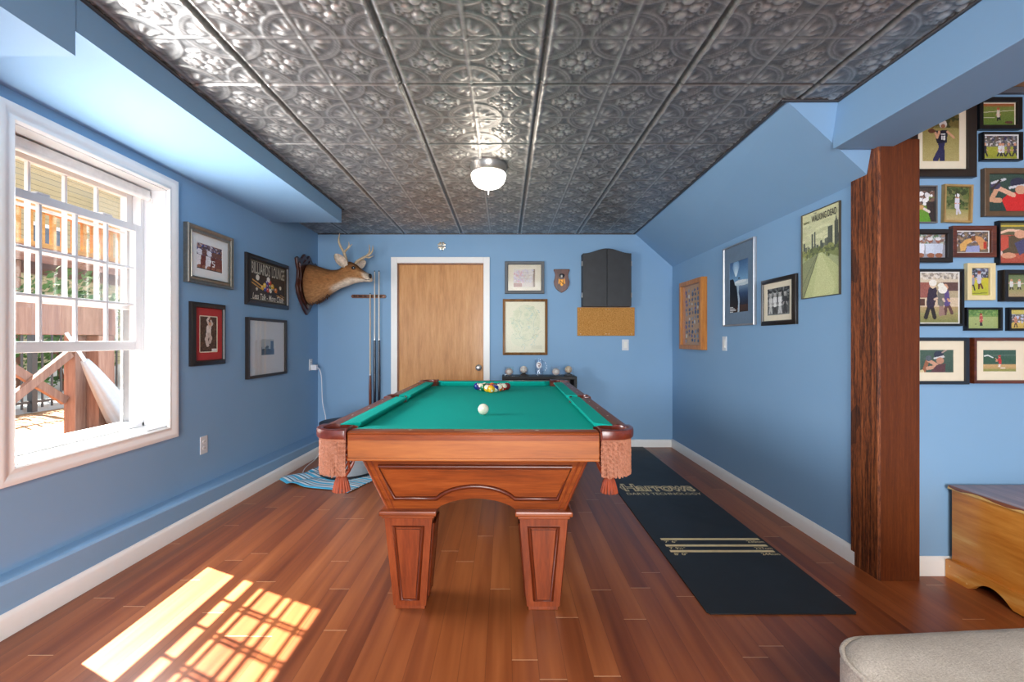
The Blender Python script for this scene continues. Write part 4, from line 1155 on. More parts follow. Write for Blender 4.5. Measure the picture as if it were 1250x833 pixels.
s.man(.7, .6, .62, (92, 76, 128), (96, 66, 62), SKIN, None, -.04, ((-.2, .2), (.12, .2)), ((-.05, .34), (.16, .32))); s.man(.3, .62, .78, (56, 46, 60), (48, 42, 40), (216, 190, 160), (226, 222, 214), .05, ((.22, .2), (.16, .26)), ((-.12, .34), (.1, .34))); s.man(.56, .6, .64, (112, 108, 100), (150, 120, 110), (206, 180, 160), (226, 224, 214), 0, ((-.2, .14), (.1, .2)), ((-.02, .36), (.06, .34))); s.ell(.6, .34, .11, .08, (226, 222, 212)); s.grain(8, 50)
pic2('tall black framed photo of two football players colliding', (1120.5, 1177.2, 328.5, 398.2), .012, .022, M_BLACK, s, (.004, .004, .004, .004), M_WHITEMAT)
s = Sheet(48, 70, (150, 150, 60)); s.grad((110, 120, 150), (96, 100, 120), 0, .36); s.grad((196, 184, 56), (170, 176, 60), .36, 1); s.speck(0, 0, 1, .34, 60, .05, [(80, 76, 96), (170, 176, 190), (60, 66, 60)], 51); s.man(.5, .5, .66, (190, 188, 206), (96, 54, 50), SKIN, (120, 70, 60), 0, ((-.2, .1), (.2, .12)), ((-.02, .36), (.18, .34))); s.man(.16, .55, .5, (150, 150, 170), (60, 56, 56)); s.line([(.05, .92), (.9, .9)], .03, (120, 120, 50)); s.grain(7, 51)
pic2('ivory framed photo of a running player on yellow grass', (1181.6, 1216, 321.2, 366.5), .024, .020, F_IVORY, s)
s = Sheet(60, 60, (120, 130, 84)); s.grad((104, 116, 80), (130, 138, 90), 0, .5); s.grad((140, 146, 90), (176, 150, 120), .5, 1); s.rect(0, .38, 1, .42, (190, 186, 170))
for x in (.24, .5, .78): s.man(x, .5, .5, (210, 210, 206), (70, 66, 60), legs=((-.1, .3), (.1, .3)))
s.grain(7, 52)
pic2('dark framed photo of players on a field, right of the ivory frame', (1223, 1270, 329.8, 368.1), .022, .034, M_DARKFRAME, s)
s = Sheet(66, 46, (150, 166, 104)); s.grad((106, 140, 78), (126, 150, 88), 0, .4); s.grad((160, 172, 112), (150, 164, 106), .4, 1); s.speck(0, 0, 1, .28, 70, .05, [(86, 124, 62), (130, 160, 90), (96, 130, 76)], 53); s.man(.46, .6, .66, (176, 84, 76), (52, 50, 54), SKIN, (150, 76, 60), 0, ((-.08, .2), (.16, .2)), ((-.04, .34), (.06, .32))); s.ell(.3, .76, .025, .03, (90, 80, 70)); s.grain(6, 53)
pic2('small black framed photo of a boy in red on a lawn', (1180.5, 1224.6, 375.4, 403.8), .011, .020, M_BLACK, s)
s = Sheet(54, 50, (150, 140, 80)); s.grad((206, 190, 96), (190, 176, 100), 0, .24); s.grad((110, 110, 110), (120, 116, 96), .24, .6); s.grad((206, 176, 90), (190, 160, 84), .6, 1); s.speck(0, .3, 1, .66, 50, .06, [(180, 186, 210), (90, 86, 90), (150, 100, 80)], 54); s.man(.3, .66, .5, (180, 120, 100), (60, 50, 50)); s.man(.72, .66, .5, (190, 196, 214), (60, 56, 60)); s.grain(7, 54)
pic2('small black framed photo of players on tan dirt, beside the boy in red', (1232.5, 1266, 375.4, 404), .012, .020, M_BLACK, s)
s = Sheet(72, 50, (72, 92, 80)); s.grad((76, 96, 84), (64, 84, 74)); s.line([(.12, .98), (.24, .46)], .16, SKIN2); s.line([(.26, .46), (.56, .72), (.24, .8)], .15, (196, 150, 124)); s.ell(.27, .38, .09, .12, (90, 96, 104)); s.ell(.56, .22, .14, .15, (56, 60, 76)); s.poly([(.4, .36), (.7, .26), (.74, .34), (.44, .42)], (206, 204, 204)); s.ell(.6, .48, .11, .14, (186, 136, 112)); s.poly([(.5, .66), (.76, .6), (.74, 1), (.3, 1)], (92, 62, 66)); s.line([(.66, .14), (.78, .03)], .06, (176, 150, 140)); s.ell(.08, .94, .06, .08, (206, 190, 150)); s.grain(6, 55)
pic2('black framed close photo of a helmeted batter in a wide cream mat', (1119, 1183.4, 412.4, 469.5), .016, .022, mk('blue_black_moulding', rgb(36, 40, 48), .35), s, (.008 * 1.2, .048, .04, .042))
s = Sheet(72, 50, (70, 96, 78)); s.grad((66, 92, 82), (60, 90, 70), 0, .6); s.rect(0, .24, 1, .27, (92, 112, 100)); s.grad((198, 160, 110), (176, 150, 100), .66, .86); s.grad((150, 146, 84), (140, 140, 84), .86, 1); s.man(.52, .6, .56, (186, 58, 60), (226, 214, 204), SKIN, (170, 60, 60), -.05, ((-.3, -.1), (-.28, .1)), ((-.1, .26), (-.02, .28))); s.line([(.3, .36), (.16, .26), (.06, .3)], .05, (220, 222, 218)); s.ell(.6, .82, .07, .03, (232, 226, 216)); s.grain(6, 56)
pic2('red brown framed photo of a batter swinging in a wide cream mat', (1187, 1258.5, 412.4, 468.4), .016, .030, F_BROWN, s, (.044, .044, .04, .042))
# ------------------------------------------------------------------ mounted deer head
def deer():
    root = thing('mounted_deer_head', 'mounted antlered deer head on a carved dark wood plaque in the left corner', 'deer head', (LEFT, 4.53, 1.385))
    O = Vector((LEFT, 4.53, 1.385))
    def colmat():
        t = NT('deer_fur'); b = t.bsdf(.85, 0, 0, .15)
        a = t.n('ShaderNodeAttribute'); a.attribute_name = 'Col'
        n = t.noise(60, 6, .7, (.35, 1, 1)); 
        v = t.ramp(n, [(.25, (.45, .45, .45, 1)), (.75, (1.35, 1.35, 1.35, 1))])
        t.l(t.mix(1., a.outputs['Color'], v, 'MULTIPLY'), b.inputs['Base Color'])
        t.bump(n, .5, .006)
        return t.m
    # plaque: pointed shield with a carved crown
    P = [(0, 1.0)]
    half = [(0, 0), (.07, .05), (.15, .13), (.205, .2), (.225, .27), (.205, .34), (.20, .42), (.225, .48), (.238, .53), (.205, .55), (.165, .535), (.12, .545), (.075, .585), (.05, .60), (.0, .555)]
    poly = [(y, z) for y, z in half] + [(-y, z) for y, z in half[-2:0:-1]]
    m = MB(); m.prism(poly, .002, .026, 'yz', bev=.006); m.prism([(y * .82, .055 + z * .82) for y, z in poly], .024, .036, 'yz', bev=.005)
    pl = m.build('plaque', wood('walnut_plaque', rgb(34, 16, 12), rgb(62, 30, 22), rgb(90, 46, 32), 'z', 6, .35, .3), root)
    m = MB(); m.box(.034, .04, -.022, .022, .07, .135, bev=.002); m.build('tag', mk('aged_tag', rgb(120, 104, 92), .5), pl)
    # neck and head: one continuous loft
    st = [  # x, y, z centre, half height, half width
        (-1.955, 4.53, 1.692, .196, .158), (-1.93, 4.53, 1.69, .206, .165), (-1.87, 4.53, 1.692, .186, .155), (-1.80, 4.53, 1.702, .152, .132), (-1.73, 4.53, 1.714, .12, .108),
        (-1.66, 4.525, 1.735, .098, .09), (-1.61, 4.52, 1.757, .098, .082), (-1.57, 4.512, 1.781, .110, .079), (-1.53, 4.502, 1.803, .114, .077),
        (-1.49, 4.488, 1.805, .106, .073), (-1.45, 4.472, 1.797, .095, .063), (-1.41, 4.455, 1.782, .077, .052), (-1.372, 4.438, 1.766, .062, .045), (-1.34, 4.424, 1.752, .053, .042), (-1.312, 4.412, 1.744, .045, .038), (-1.296, 4.405, 1.742, .030, .028)]
    N = 28; rings = []; cols = []
    BR, DK, LT, WH = Vector(rgb(158, 108, 66)[:3]), Vector(rgb(92, 62, 42)[:3]), Vector(rgb(186, 140, 96)[:3]), Vector(rgb(226, 208, 186)[:3])
    for k, (x, y, z, hz, hy) in enumerate(st):
        a = st[max(0, k - 1)]; b = st[min(len(st) - 1, k + 1)]
        d = Vector((b[0] - a[0], b[1] - a[1], 0)).normalized(); n = Vector((-d.y, d.x, 0))
        pitch = 0 if k < 6 else min(.55, (k - 6) * .09)
        r = []
        for j in range(N):
            t = 2 * PI * j / N; c, s_ = math.cos(t), math.sin(t)
            w = hy * c; h = hz * s_
            if k >= 9:      # muzzle squarer, flatter below
                w = hy * math.copysign(abs(c) ** .85, c); h = hz * math.copysign(abs(s_) ** .9, s_)
            q = Vector((x, y, z)) + n * w + Vector((0, 0, h)) + d * (h * -pitch * .9 if k >= 6 else 0)
            r.append(q - O)
            u = s_
            col = BR.lerp(DK, max(0, u - .55) * 1.5) if u > 0 else BR.lerp(LT, min(1, -u * .8))
            if k < 2: col = col.lerp(DK, .35)
            if 5 <= k <= 13 and u < -.45: col = col.lerp(WH, min(1, (-.45 - u) * 3.2))
            if k in (11, 12) and u > -.1 and u < .5: col = col.lerp(LT, .5)
            if k in (13,) : col = col.lerp(WH, .75 if u < .55 else .2)
            if k >= 14: col = WH.lerp(DK, .35 if u > -.2 else .05)
            if k in (9, 10) and u > .4: col = col.lerp(DK, .45)
            cols.append((*col, 1))
        rings.append(r)
    m = MB(); m.rings(rings)
    me = bpy.data.meshes.new('neck_and_head')
    bmesh.ops.recalc_face_normals(m.bm, faces=m.bm.faces)
    m.bm.to_mesh(me); m.bm.free()
    at = me.color_attributes.new('Col', 'FLOAT_COLOR', 'POINT')
    at.data.foreach_set('color', np.array(cols, np.float32).ravel())
    fur = colmat(); me.materials.append(fur); me.shade_smooth()
    body = bpy.data.objects.new('neck_and_head', me); COL.objects.link(body); body.parent = root
    sd = body.modifiers.new('smooth', 'SUBSURF'); sd.levels = 1; sd.render_levels = 2
    # fringe of longer hair under the neck
    m = MB(); r = random.Random(8)
    for i in range(90):
        t = i / 89; x = -1.95 + .2 * t
        z = float(np.interp(x, [-1.955, -1.87, -1.80, -1.73], [1.498, 1.508, 1.552, 1.596]))
        q = Vector((x, 4.53 + r.uniform(-.04, .04), z + .02)) - O
        m.tube([q, q + Vector((r.uniform(0, .012), r.uniform(-.01, .01), -.034 * r.uniform(.7, 1.2)))], [.009, .0015], 5)
    m.build('throat_hair', mk('dark_brown_hair', rgb(84, 58, 40), .9, var=.3), body, smooth=True)
    # ears: cupped leaves with pale lining
    def ear(base, tip, width, face, nm):
        base, tip, face = Vector(base), Vector(tip), Vector(face).normalized()
        ax_ = (tip - base); L = ax_.length; ax_.normalize(); sd_ = ax_.cross(face).normalized(); face = sd_.cross(ax_)
        m = MB(); K, J = 12, 9
        def surf(off):
            out = []
            for k in range(K + 1):
                t = k / K; wv = width * (math.sin(PI * min(1, t * .93 + .07)) ** .55) * (1 - .1 * t) + .002
                out.append([base + ax_ * (L * t) + sd_ * (wv * (j / (J - 1) * 2 - 1)) + face * (off + .035 * (abs(j / (J - 1) * 2 - 1)) ** 2 * (1 - t * .6)) - O for j in range(J)])
            return out
        m.mi = 0; m.rings(surf(-.004), False, False, False)
        m.mi = 1; m.rings(surf(.001), False, False, False)
        return m.build(nm, [mk('ear_back_fur', rgb(120, 84, 54), .9, var=.2), mk('pale_ear_lining', rgb(196, 178, 160), .9, var=.3, vscale=40)], body, smooth=True)
    ear((-1.555, 4.445, 1.855), (-1.640, 4.388, 1.968), .046, (.35, -1, .1), 'ear')
    ear((-1.50, 4.555, 1.865), (-1.425, 4.64, 1.945), .042, (.8, -.5, .0), 'ear')
    # eyes
    for c, nrm in (((-1.468, 4.416, 1.838), 1), ((-1.44, 4.548, 1.838), -1)):
        m = MB(); m.ball(Vector(c) - O, (.019, .013, .0165), 16, 10)
        m.build('eye', mk('black_glass_eye', rgb(14, 10, 9), .05, var=0, coat=1), body, smooth=True)
    m = MB(); m.ball(Vector((-1.300, 4.405, 1.756)) - O, (.016, .031, .024), 18, 12)
    m.build('nose', mk('black_nose_leather', rgb(20, 18, 18), .25, var=.1), body, smooth=True)
    m = MB(); m.tube([Vector(p) - O for p in ((-1.30, 4.378, 1.722), (-1.34, 4.386, 1.722), (-1.375, 4.398, 1.732))], [.004, .004, .002], 6)
    m.build('mouth', mk('dark_lip', rgb(44, 32, 28), .6), body, smooth=True)
    # antlers: each one beam with its tines
    BONE = mk('antler_bone', rgb(188, 168, 138), .55, var=.22, vscale=24, bump=.3, bscale=120, bdist=.002)
    def antler(lines):
        m = MB()
        for P_, R_ in lines:
            # smooth the polyline a little
            Q = [Vector(p) for p in P_]; R2 = list(R_)
            for _ in range(2):
                q2 = [Q[0]]; r2 = [R2[0]]
                for i in range(len(Q) - 1):
                    q2 += [Q[i].lerp(Q[i + 1], .25), Q[i].lerp(Q[i + 1], .75)]; r2 += [R2[i] * .75 + R2[i + 1] * .25, R2[i] * .25 + R2[i + 1] * .75]
                q2.append(Q[-1]); r2.append(R2[-1]); Q, R2 = q2, r2
            m.tube([q - O for q in Q], R2, 9)
        return m.build('antler', BONE, body, smooth=True)
    antler([([(-1.55, 4.475, 1.89), (-1.562, 4.465, 1.95), (-1.572, 4.45, 2.0), (-1.60, 4.43, 2.05), (-1.617, 4.425, 2.11), (-1.605, 4.43, 2.18)], [.017, .015, .0125, .0115, .009, .003]),
            ([(-1.574, 4.45, 1.99), (-1.545, 4.43, 2.012), (-1.515, 4.41, 2.03), (-1.475, 4.40, 2.065)], [.011, .011, .009, .003]),
            ([(-1.52, 4.41, 2.028), (-1.507, 4.41, 2.055), (-1.51, 4.41, 2.09)], [.008, .007, .002])])
    antler([([(-1.495, 4.535, 1.89), (-1.47, 4.56, 1.935), (-1.42, 4.585, 1.97), (-1.375, 4.59, 1.995), (-1.36, 4.59, 2.04), (-1.366, 4.59, 2.10)], [.016, .014, .013, .011, .008, .003]),
            ([(-1.39, 4.588, 1.985), (-1.345, 4.585, 2.01), (-1.325, 4.58, 2.05), (-1.325, 4.575, 2.09)], [.011, .0095, .007, .002]),
            ([(-1.40, 4.585, 1.975), (-1.36, 4.575, 1.965), (-1.318, 4.57, 1.985)], [.009, .008, .002])])
deer()

# ------------------------------------------------------------------ back wall fittings
def shamrock():
    m = MB()
    for k in range(4):
        a = PI / 4 + k * PI / 2
        M = T(.0, -.006, .06, 0, -a + PI / 2, 0)
        pts = []
        for i in range(20):
            t = 2 * PI * i / 20
            r = .017
            # heart-shaped leaflet
            x = .019 * math.sin(t) ** 3 * 1.25; z = .0014 * (13 * math.cos(t) - 5 * math.cos(2 * t) - 2 * math.cos(3 * t) - math.cos(4 * t))
            pts.append((x, z + .027))
        m.prism(pts, -.004, .004, 'xz', bev=.0015, M=M)
    m.ball((0, -.008, .06), .007, 12, 8)
    m.tube([(0, -.006, .052), (.004, -.006, .03), (.012, -.006, .006)], [.004, .0035, .003], 8)
    o = m.build('wall_ornament', mk('polished_pewter', rgb(196, 186, 166), .25, .7, var=.15), loc=(-.668, BACK, 2.078), smooth=35)
    tag(o, 'small pewter four leaf clover above the door', 'ornament')
shamrock()

def shield():
    root = thing('wall_plaque_frame', 'small walnut shield plaque with a crest, beside the dark grey frame', 'plaque', (.605, BACK, 1.638))
    half = [(0, 0), (.03, .016), (.06, .042), (.08, .08), (.085, .12), (.074, .155), (.070, .19), (.078, .222), (.086, .236), (.084, .252), (0, .252)]
    P = half[:-1] + [(-x, z) for x, z in half[-2:0:-1]]
    m = MB(); m.prism(P, -.018, -.001, 'xz', bev=.005)
    m.build('board', wood('dark_walnut', rgb(44, 20, 14), rgb(84, 42, 30), rgb(112, 60, 42), 'z', 7, .3, .4), root)
    g = mk('gilt_crest', rgb(222, 150, 44), .35, .3); k = mk('black_crest', rgb(24, 22, 24), .4); w = mk('silver_crest', rgb(190, 186, 180), .35, .5)
    m = MB(); m.prism([(-.024, .14), (.024, .14), (.024, .1), (.012, .078), (0, .07), (-.012, .078), (-.024, .1)], -.024, -.018, 'xz', bev=.0015)
    m.prism([(-.032, .145), (-.026, .155), (-.028, .09), (-.036, .1)], -.023, -.018, 'xz'); m.prism([(.032, .145), (.026, .155), (.028, .09), (.036, .1)], -.023, -.018, 'xz'); m.build('crest', g, root)
    m = MB(); m.tube([(-.016, -.025, .132), (-.016, -.025, .088)], .003, 6); m.tube([(-.016, -.025, .13), (.014, -.025, .09)], .003, 6); m.tube([(.014, -.025, .132), (.014, -.025, .088)], .003, 6)
    m.build('crest_letter', k, root)
    m = MB(); m.ball((0, -.02, .182), (.03, .006, .022), 16, 10); m.build('helmet', k, root, smooth=True)
    m = MB(); m.ball((.0, -.024, .176), (.012, .005, .014), 12, 8); m.tube([(-.02, -.024, .158), (.02, -.024, .158)], .004, 6); m.build('visor', w, root, smooth=True)
shield()

def dart_cabinet():
    x0, x1, z0 = .813, 1.325, 1.487
    w = x1 - x0
    root = thing('dartboard_cabinet_mount', 'black arched dartboard cabinet with closed doors above the cork board', 'dartboard cabinet', ((x0 + x1) / 2, BACK, z0))
    BL = mk('black_stained_wood', rgb(34, 35, 38), .5, var=.3, vscale=10, bump=.1, bscale=80)
    def top(x):      # arched top line
        t = abs(x) / (w / 2)
        return .555 + .052 * (0.5 + .5 * math.cos(PI * min(1, t * 1.05))) 
    def half(s, ins=0):
        xs = [s * (w / 2 - .003) * k / 14 for k in range(15)]
        xs[0] = s * .0015
        return [(xs[0], .0)] + [(x, top(x)) for x in xs] + [(xs[-1], 0)]
    m = MB(); xs = [-w / 2 + w * k / 28 for k in range(29)]
    m.prism([(-w / 2, 0)] + [(x, top(x) - .004) for x in xs] + [(w / 2, 0)], -.075, -.001, 'xz', bev=.002)
    m.build('body', BL, root)
    for s in (-1, 1):
        m = MB(); m.prism(half(s), -.098, -.0765, 'xz', bev=.004)
        d = m.build('door', BL, root)
        for z in (.12, .45):
            hg = MB(); hg.tube([(s * (w / 2 + .003), -.078, z - .025), (s * (w / 2 + .003), -.078, z + .025)], .005, 8)
            hg.build('hinge', M_CHROME, d, smooth=40)
dart_cabinet()

def cork():
    x0, x1, z0, z1 = .771, 1.378, 1.182, 1.484
    t = NT('cork'); b = t.bsdf(.9, 0, 0, .1)
    n = t.noise(90, 5, .7); v = t.n('ShaderNodeTexVoronoi'); v.inputs['Scale'].default_value = 120
    tc = t.n('ShaderNodeTexCoord'); t.l(tc.outputs['Object'], v.inputs['Vector'])
    k = t.math('ADD', t.math('MULTIPLY', n, .7), t.math('MULTIPLY', v.outputs['Distance'], .35))
    t.l(t.ramp(k, [(.3, rgb(150, 96, 44)), (.5, rgb(190, 134, 70)), (.7, rgb(208, 156, 92))]), b.inputs['Base Color']); t.bump(k, .3, .002)
    o = MB().box(-(x1 - x0) / 2, (x1 - x0) / 2, -.02, -.001, 0, z1 - z0, bev=.003).build('cork_board_frame', t.m, loc=((x0 + x1) / 2, BACK, z0))
    tag(o, 'bare cork board mounted under the black dartboard cabinet', 'cork board')
    m = MB()
    for x in (-.27, 0, .03, .27):
        for z in (.02, .28): m.ball((x, -.021, z), (.004, .002, .004), 8, 6)
    m.build('pin_head', M_CHROME, o, smooth=True)
cork()

def plate(label, wall, u, z, kind, name):
    root = thing(name, label, 'switch' if kind == 'switch' else 'outlet', on_wall(wall, u, z - .058), ORIENT[wall])
    MB().box(-.036, .036, -.006, -.0005, 0, .116, bev=.003).build('cover_plate', M_VINYL, root)
    if kind == 'switch':
        m = MB(); m.prism([(-.006, .025), (-.012, .025), (-.008, .058), (-.006, .058)], -.016, .016, 'yz'); m.box(-.0165, .0165, -.0085, -.005, .024, .092, bev=.002)
        m.build('rocker', mk('switch_ivory', rgb(232, 230, 222), .35, var=.01), root)
    else:
        for z_ in (.036, .080):
            m = MB(); m.prism([(.016 * math.cos(a) , z_ + .0135 * math.sin(a)) for a in [2 * PI * i / 20 for i in range(20)]], -.0085, -.005, 'xz', bev=.001)
            r = m.build('receptacle', mk('outlet_white', rgb(228, 228, 226), .4, var=.01), root)
            s = MB()
            for x in (-.006, .006): s.box(x - .001, x + .001, -.0092, -.008, z_ - .004, z_ + .005)
            s.build('slot', M_BLACK, r)
    for z_ in ((.016, .1) if kind == 'switch' else (.058,)):
        m = MB(); m.lathe([(.003, 0), (.003, .001), (0, .0015)], 10, T(0, -.006, z_, PI / 2)); m.build('screw', M_CHROME, root)
    return root
plate('white light switch on the back wall below the cork board', 'back', 1.283, 1.085, 'switch', 'light_switch')
plate('white light switch on the right wall below the blue poster', 'right', 3.687, 1.109, 'switch', 'light_switch')
plate('white wall outlet on the left wall below the window corner', 'left', 3.0, .447, 'outlet', 'wall_outlet')
plate('white wall outlet in the left corner with a charger plugged in', 'left', 4.655, .885, 'outlet', 'wall_outlet')
def charger():
    root = thing('charger_cord', 'white plug adapter and cord hanging from the corner outlet', 'charger', (LEFT + .0095, 4.66, .80))
    O = Vector((LEFT + .0095, 4.66, .80))
    W = mk('white_plastic', rgb(232, 234, 238), .35, var=.01)
    MB().box(0, .055, -.025, .03, .03, .085, bev=.006).build('adapter', W, root)
    m = MB(); pts = [Vector((.05, .0, .06)), Vector((.08, .0, .045)), Vector((.1, .0, -.02)), Vector((.105, .0, -.15)), Vector((.11, 0, -.32)), Vector((.16, -.03, -.45)), Vector((.2, -.15, -.62)), Vector((.21, -.36, -.775)), Vector((.20, -.55, -.793)), Vector((.22, -.68, -.795)), Vector((.27, -.82, -.795)), Vector((.22, -.95, -.795)), Vector((.30, -1.0, -.795))]
    Q = pts
    for _ in range(2):
        q2 = [Q[0]]
        for i in range(len(Q) - 1): q2 += [Q[i].lerp(Q[i + 1], .25), Q[i].lerp(Q[i + 1], .75)]
        q2.append(Q[-1]); Q = q2
    m.tube(Q, .0042, 8); m.build('cord', W, root, smooth=True)
charger()

# cue rack and cues
def cues():
    rx0, rx1 = -1.625, -1.255
    root = thing('cue_rack_mount', 'wooden wall rack with six cue clips beside the door', 'cue rack', ((rx0 + rx1) / 2, BACK, 1.58))
    w = (rx1 - rx0) / 2
    WD = wood('rack_walnut', rgb(70, 34, 18), rgb(112, 62, 32), rgb(146, 88, 48), 'x', 9, .35, .2)
    m = MB(); m.prism([(-w, .02), (-w + .012, .002), (w - .012, .002), (w, .02), (w - .012, .038), (-w + .012, .038)], -.03, -.001, 'xz', bev=.004)
    m.build('rail', WD, root)
    for i in range(6):
        x = -w + .05 + i * (2 * w - .1) / 5
        c = MB(); c.tube([(x + .016 * math.cos(a), -.042 + .014 * math.sin(a), .02) for a in [math.radians(-60 - 60 + k * 30 + 150) for k in range(8)]], .006, 6)
        c.build('clip', mk('black_rubber_clip', rgb(26, 22, 20), .6), root, smooth=True)
    m = MB(); m.box(-.005, w, -.10, -.001, -1.245, -1.225, bev=.004); m.build('butt_shelf', WD, root)
    MAPLE = mk('maple_shaft', rgb(214, 190, 158), .35, var=.05, coat=.3); PALE = mk('whitewashed_shaft', rgb(222, 216, 206), .35, var=.03, coat=.3)
    NAVY = mk('navy_butt', rgb(26, 30, 48), .25, var=.1, coat=.4); BR = wood('rosewood_butt', rgb(70, 30, 18), rgb(112, 54, 32), rgb(136, 74, 44), 'z', 8, .3, .3)
    def cue(x, ztop, zj, shaft, butt, label, z0=.356):
        r = thing('pool_cue', label, 'cue', (x, BACK - .052, z0), 0, 'cues in the wall rack')
        H = ztop - z0; J = zj - z0
        m = MB(); m.lathe([(.0085, J), (.006, H - .03), (.0058, H - .012)], 16); s_ = m.build('shaft', shaft, r, smooth=40)
        m = MB(); m.lathe([(.0, 0), (.0115, 0), (.0142, .008), (.0142, .3), (.011, J - .02), (.0095, J)], 16); m.build('butt', butt, r, smooth=40)
        m = MB(); m.lathe([(.0098, J - .01), (.0098, J + .008)], 16); m.build('joint_ring', M_CHROME, r, smooth=40)
        m = MB(); m.lathe([(.006, H - .012), (.0063, H - .004), (.004, H), (0, H)], 12); m.build('tip', mk('blue_leather_tip', rgb(60, 84, 110), .8), r, smooth=40)
    cue(-1.415, 1.632, .77, MAPLE, BR, 'short maple cue with a brown butt, farthest from the door')
    cue(-1.368, 1.868, 1.14, PALE, NAVY, 'pale cue with a navy butt, middle of the three in the rack')
    cue(-1.322, 1.868, 1.14, PALE, NAVY, 'pale cue with a navy butt, nearest the door')
cues()

# ------------------------------------------------------------------ black shelf with baseballs in clear cubes
def shelf():
    x0, x1, y0, y1, H = -.025, .725, 4.55, 4.82, .772
    root = thing('console_shelf', 'low black shelf unit behind the pool table against the back wall', 'shelf', ((x0 + x1) / 2, (y0 + y1) / 2, 0))
    w, d = (x1 - x0) / 2, (y1 - y0) / 2
    B = mk('black_laminate', rgb(16, 16, 18), .45, var=.1, spec=.3)
    MB().box(-w, w, -d, d, H - .03, H, bev=.003).build('top', B, root)
    for s in (-1, 1): MB().box(s * w - (.0 if s < 0 else .03), s * w + (.03 if s < 0 else 0), -d + .003, d, 0, H - .03, bev=.002).build('side_panel', B, root)
    MB().box(-w + .03, w - .03, d - .01, d - .002, .04, H - .03).build('back_panel', B, root)
    for z in (.05, .40): MB().box(-w + .03, w - .03, -d + .01, d - .01, z, z + .022, bev=.002).build('shelf_board', B, root)
    ACR = clear('acrylic', (.98, .99, 1, 1), .1)
    LEA = mk('baseball_leather', rgb(226, 218, 206), .5, var=.04); RED = mk('red_stitching', rgb(176, 50, 44), .7); TAN = mk('worn_baseball_leather', rgb(214, 194, 160), .5, var=.1)
    def base(x, lab, cube, stand, lea=LEA, y=4.63):
        c = thing('display_cube', 'clear acrylic cube holding the %s' % lab[1], 'display case', (x, y, H), 0, 'clear display cubes on the shelf')
        s = cube / 2
        MB().box(-s, s, -s, s, .006, cube, bev=.002).build('clear_cover', ACR, c)
        MB().box(-s - .003, s + .003, -s - .003, s + .003, 0, .006, bev=.001).build('plinth', B if stand else ACR, c)
        zb = .006
        if stand:
            m = MB(); m.box(-s * .7, s * .7, -s * .7, s * .7, .006, .02, bev=.002); m.lathe([(.024, .02), (.016, .024), (.018, .03), (.022, .031)], 20); m.build('ball_stand', B, c); zb = .028
        m = MB(); r = .0365
        m.ball((0, 0, r), r, 28, 18); 
        o = m.build('baseball', lea, smooth=True); o.location = (x, y, H + zb + .0005)
        tag(o, lab[0], 'baseball', 'baseballs on the black shelf')
        st = MB()
        for sg in (1, -1):
            P = []
            for k in range(40):
                t = 2 * PI * k / 40
                v = Vector((.72 * math.cos(t) + .0, sg * .62 + .0 - sg * .35 * math.cos(2 * t) * 1., .72 * math.sin(t))).normalized() * (r + .0002)
                P.append(v + Vector((0, 0, r)))
            st.tube(P, .0012, 5, closed=True)
        st.build('stitching', RED, o)
        o.rotation_euler = (0, 0, x * 7)
    base(.045, ('white baseball in the leftmost clear cube on the black shelf', 'leftmost white baseball'), .094, False)
    base(.195, ('white baseball on a black stand, left of the clear goblet', 'ball on a black stand left of the goblet'), .086, True)
    base(.522, ('white baseball in the cube just right of the clear goblet', 'white baseball just right of the goblet'), .094, False)
    base(.650, ('yellowed baseball on a stand in the rightmost cube', 'yellowed rightmost baseball'), .094, True, TAN)
    # tall clear mug with a printed badge
    g = thing('glass_mug', 'tall clear glass mug with a white and red badge among the baseballs', 'mug', (.350, 4.63, H))
    m = MB(); m.lathe([(.0, .0), (.042, .0), (.044, .01), (.040, .02), (.041, .09), (.044, .168), (.041, .168), (.038, .03), (0, .026)], 32)
    m.build('glass', clear('mug_glass', (.97, .98, 1, 1), .05), g, smooth=40)
    m = MB(); m.tube([(.04, 0, .145), (.064, 0, .14), (.078, 0, .11), (.074, 0, .07), (.058, 0, .048), (.04, 0, .046)], .006, 10); m.build('handle', clear('mug_glass_handle', (.93, .95, .98, 1), .1), g, smooth=True)
    m = MB(); 
    V = []; 
    for k in range(24):
        t = 2 * PI * k / 24; a = -PI / 2 + .62 * math.cos(t) - .1; V.append((.0445 * math.cos(a), .0445 * math.sin(a), .112 + .033 * math.sin(t)))
    m.pts(V + [(.046 * math.cos(-PI / 2 - .1), .046 * math.sin(-PI / 2 - .1), .112)], [(k, (k + 1) % 24, 24) for k in range(24)]); bd = m.build('badge', mk('white_badge', rgb(232, 230, 232), .4), g)
    m = MB(); m.tube([(.047 * math.cos(a), .047 * math.sin(a), z) for a, z in ((-PI / 2 - .35, .125), (-PI / 2 - .1, .133), (-PI / 2 + .2, .122), (-PI / 2 + .1, .107), (-PI / 2 - .2, .11), (-PI / 2 + .0, .092))], .004, 6); m.build('emblem', mk('dark_red_emblem', rgb(120, 40, 56), .5), bd)
shelf()

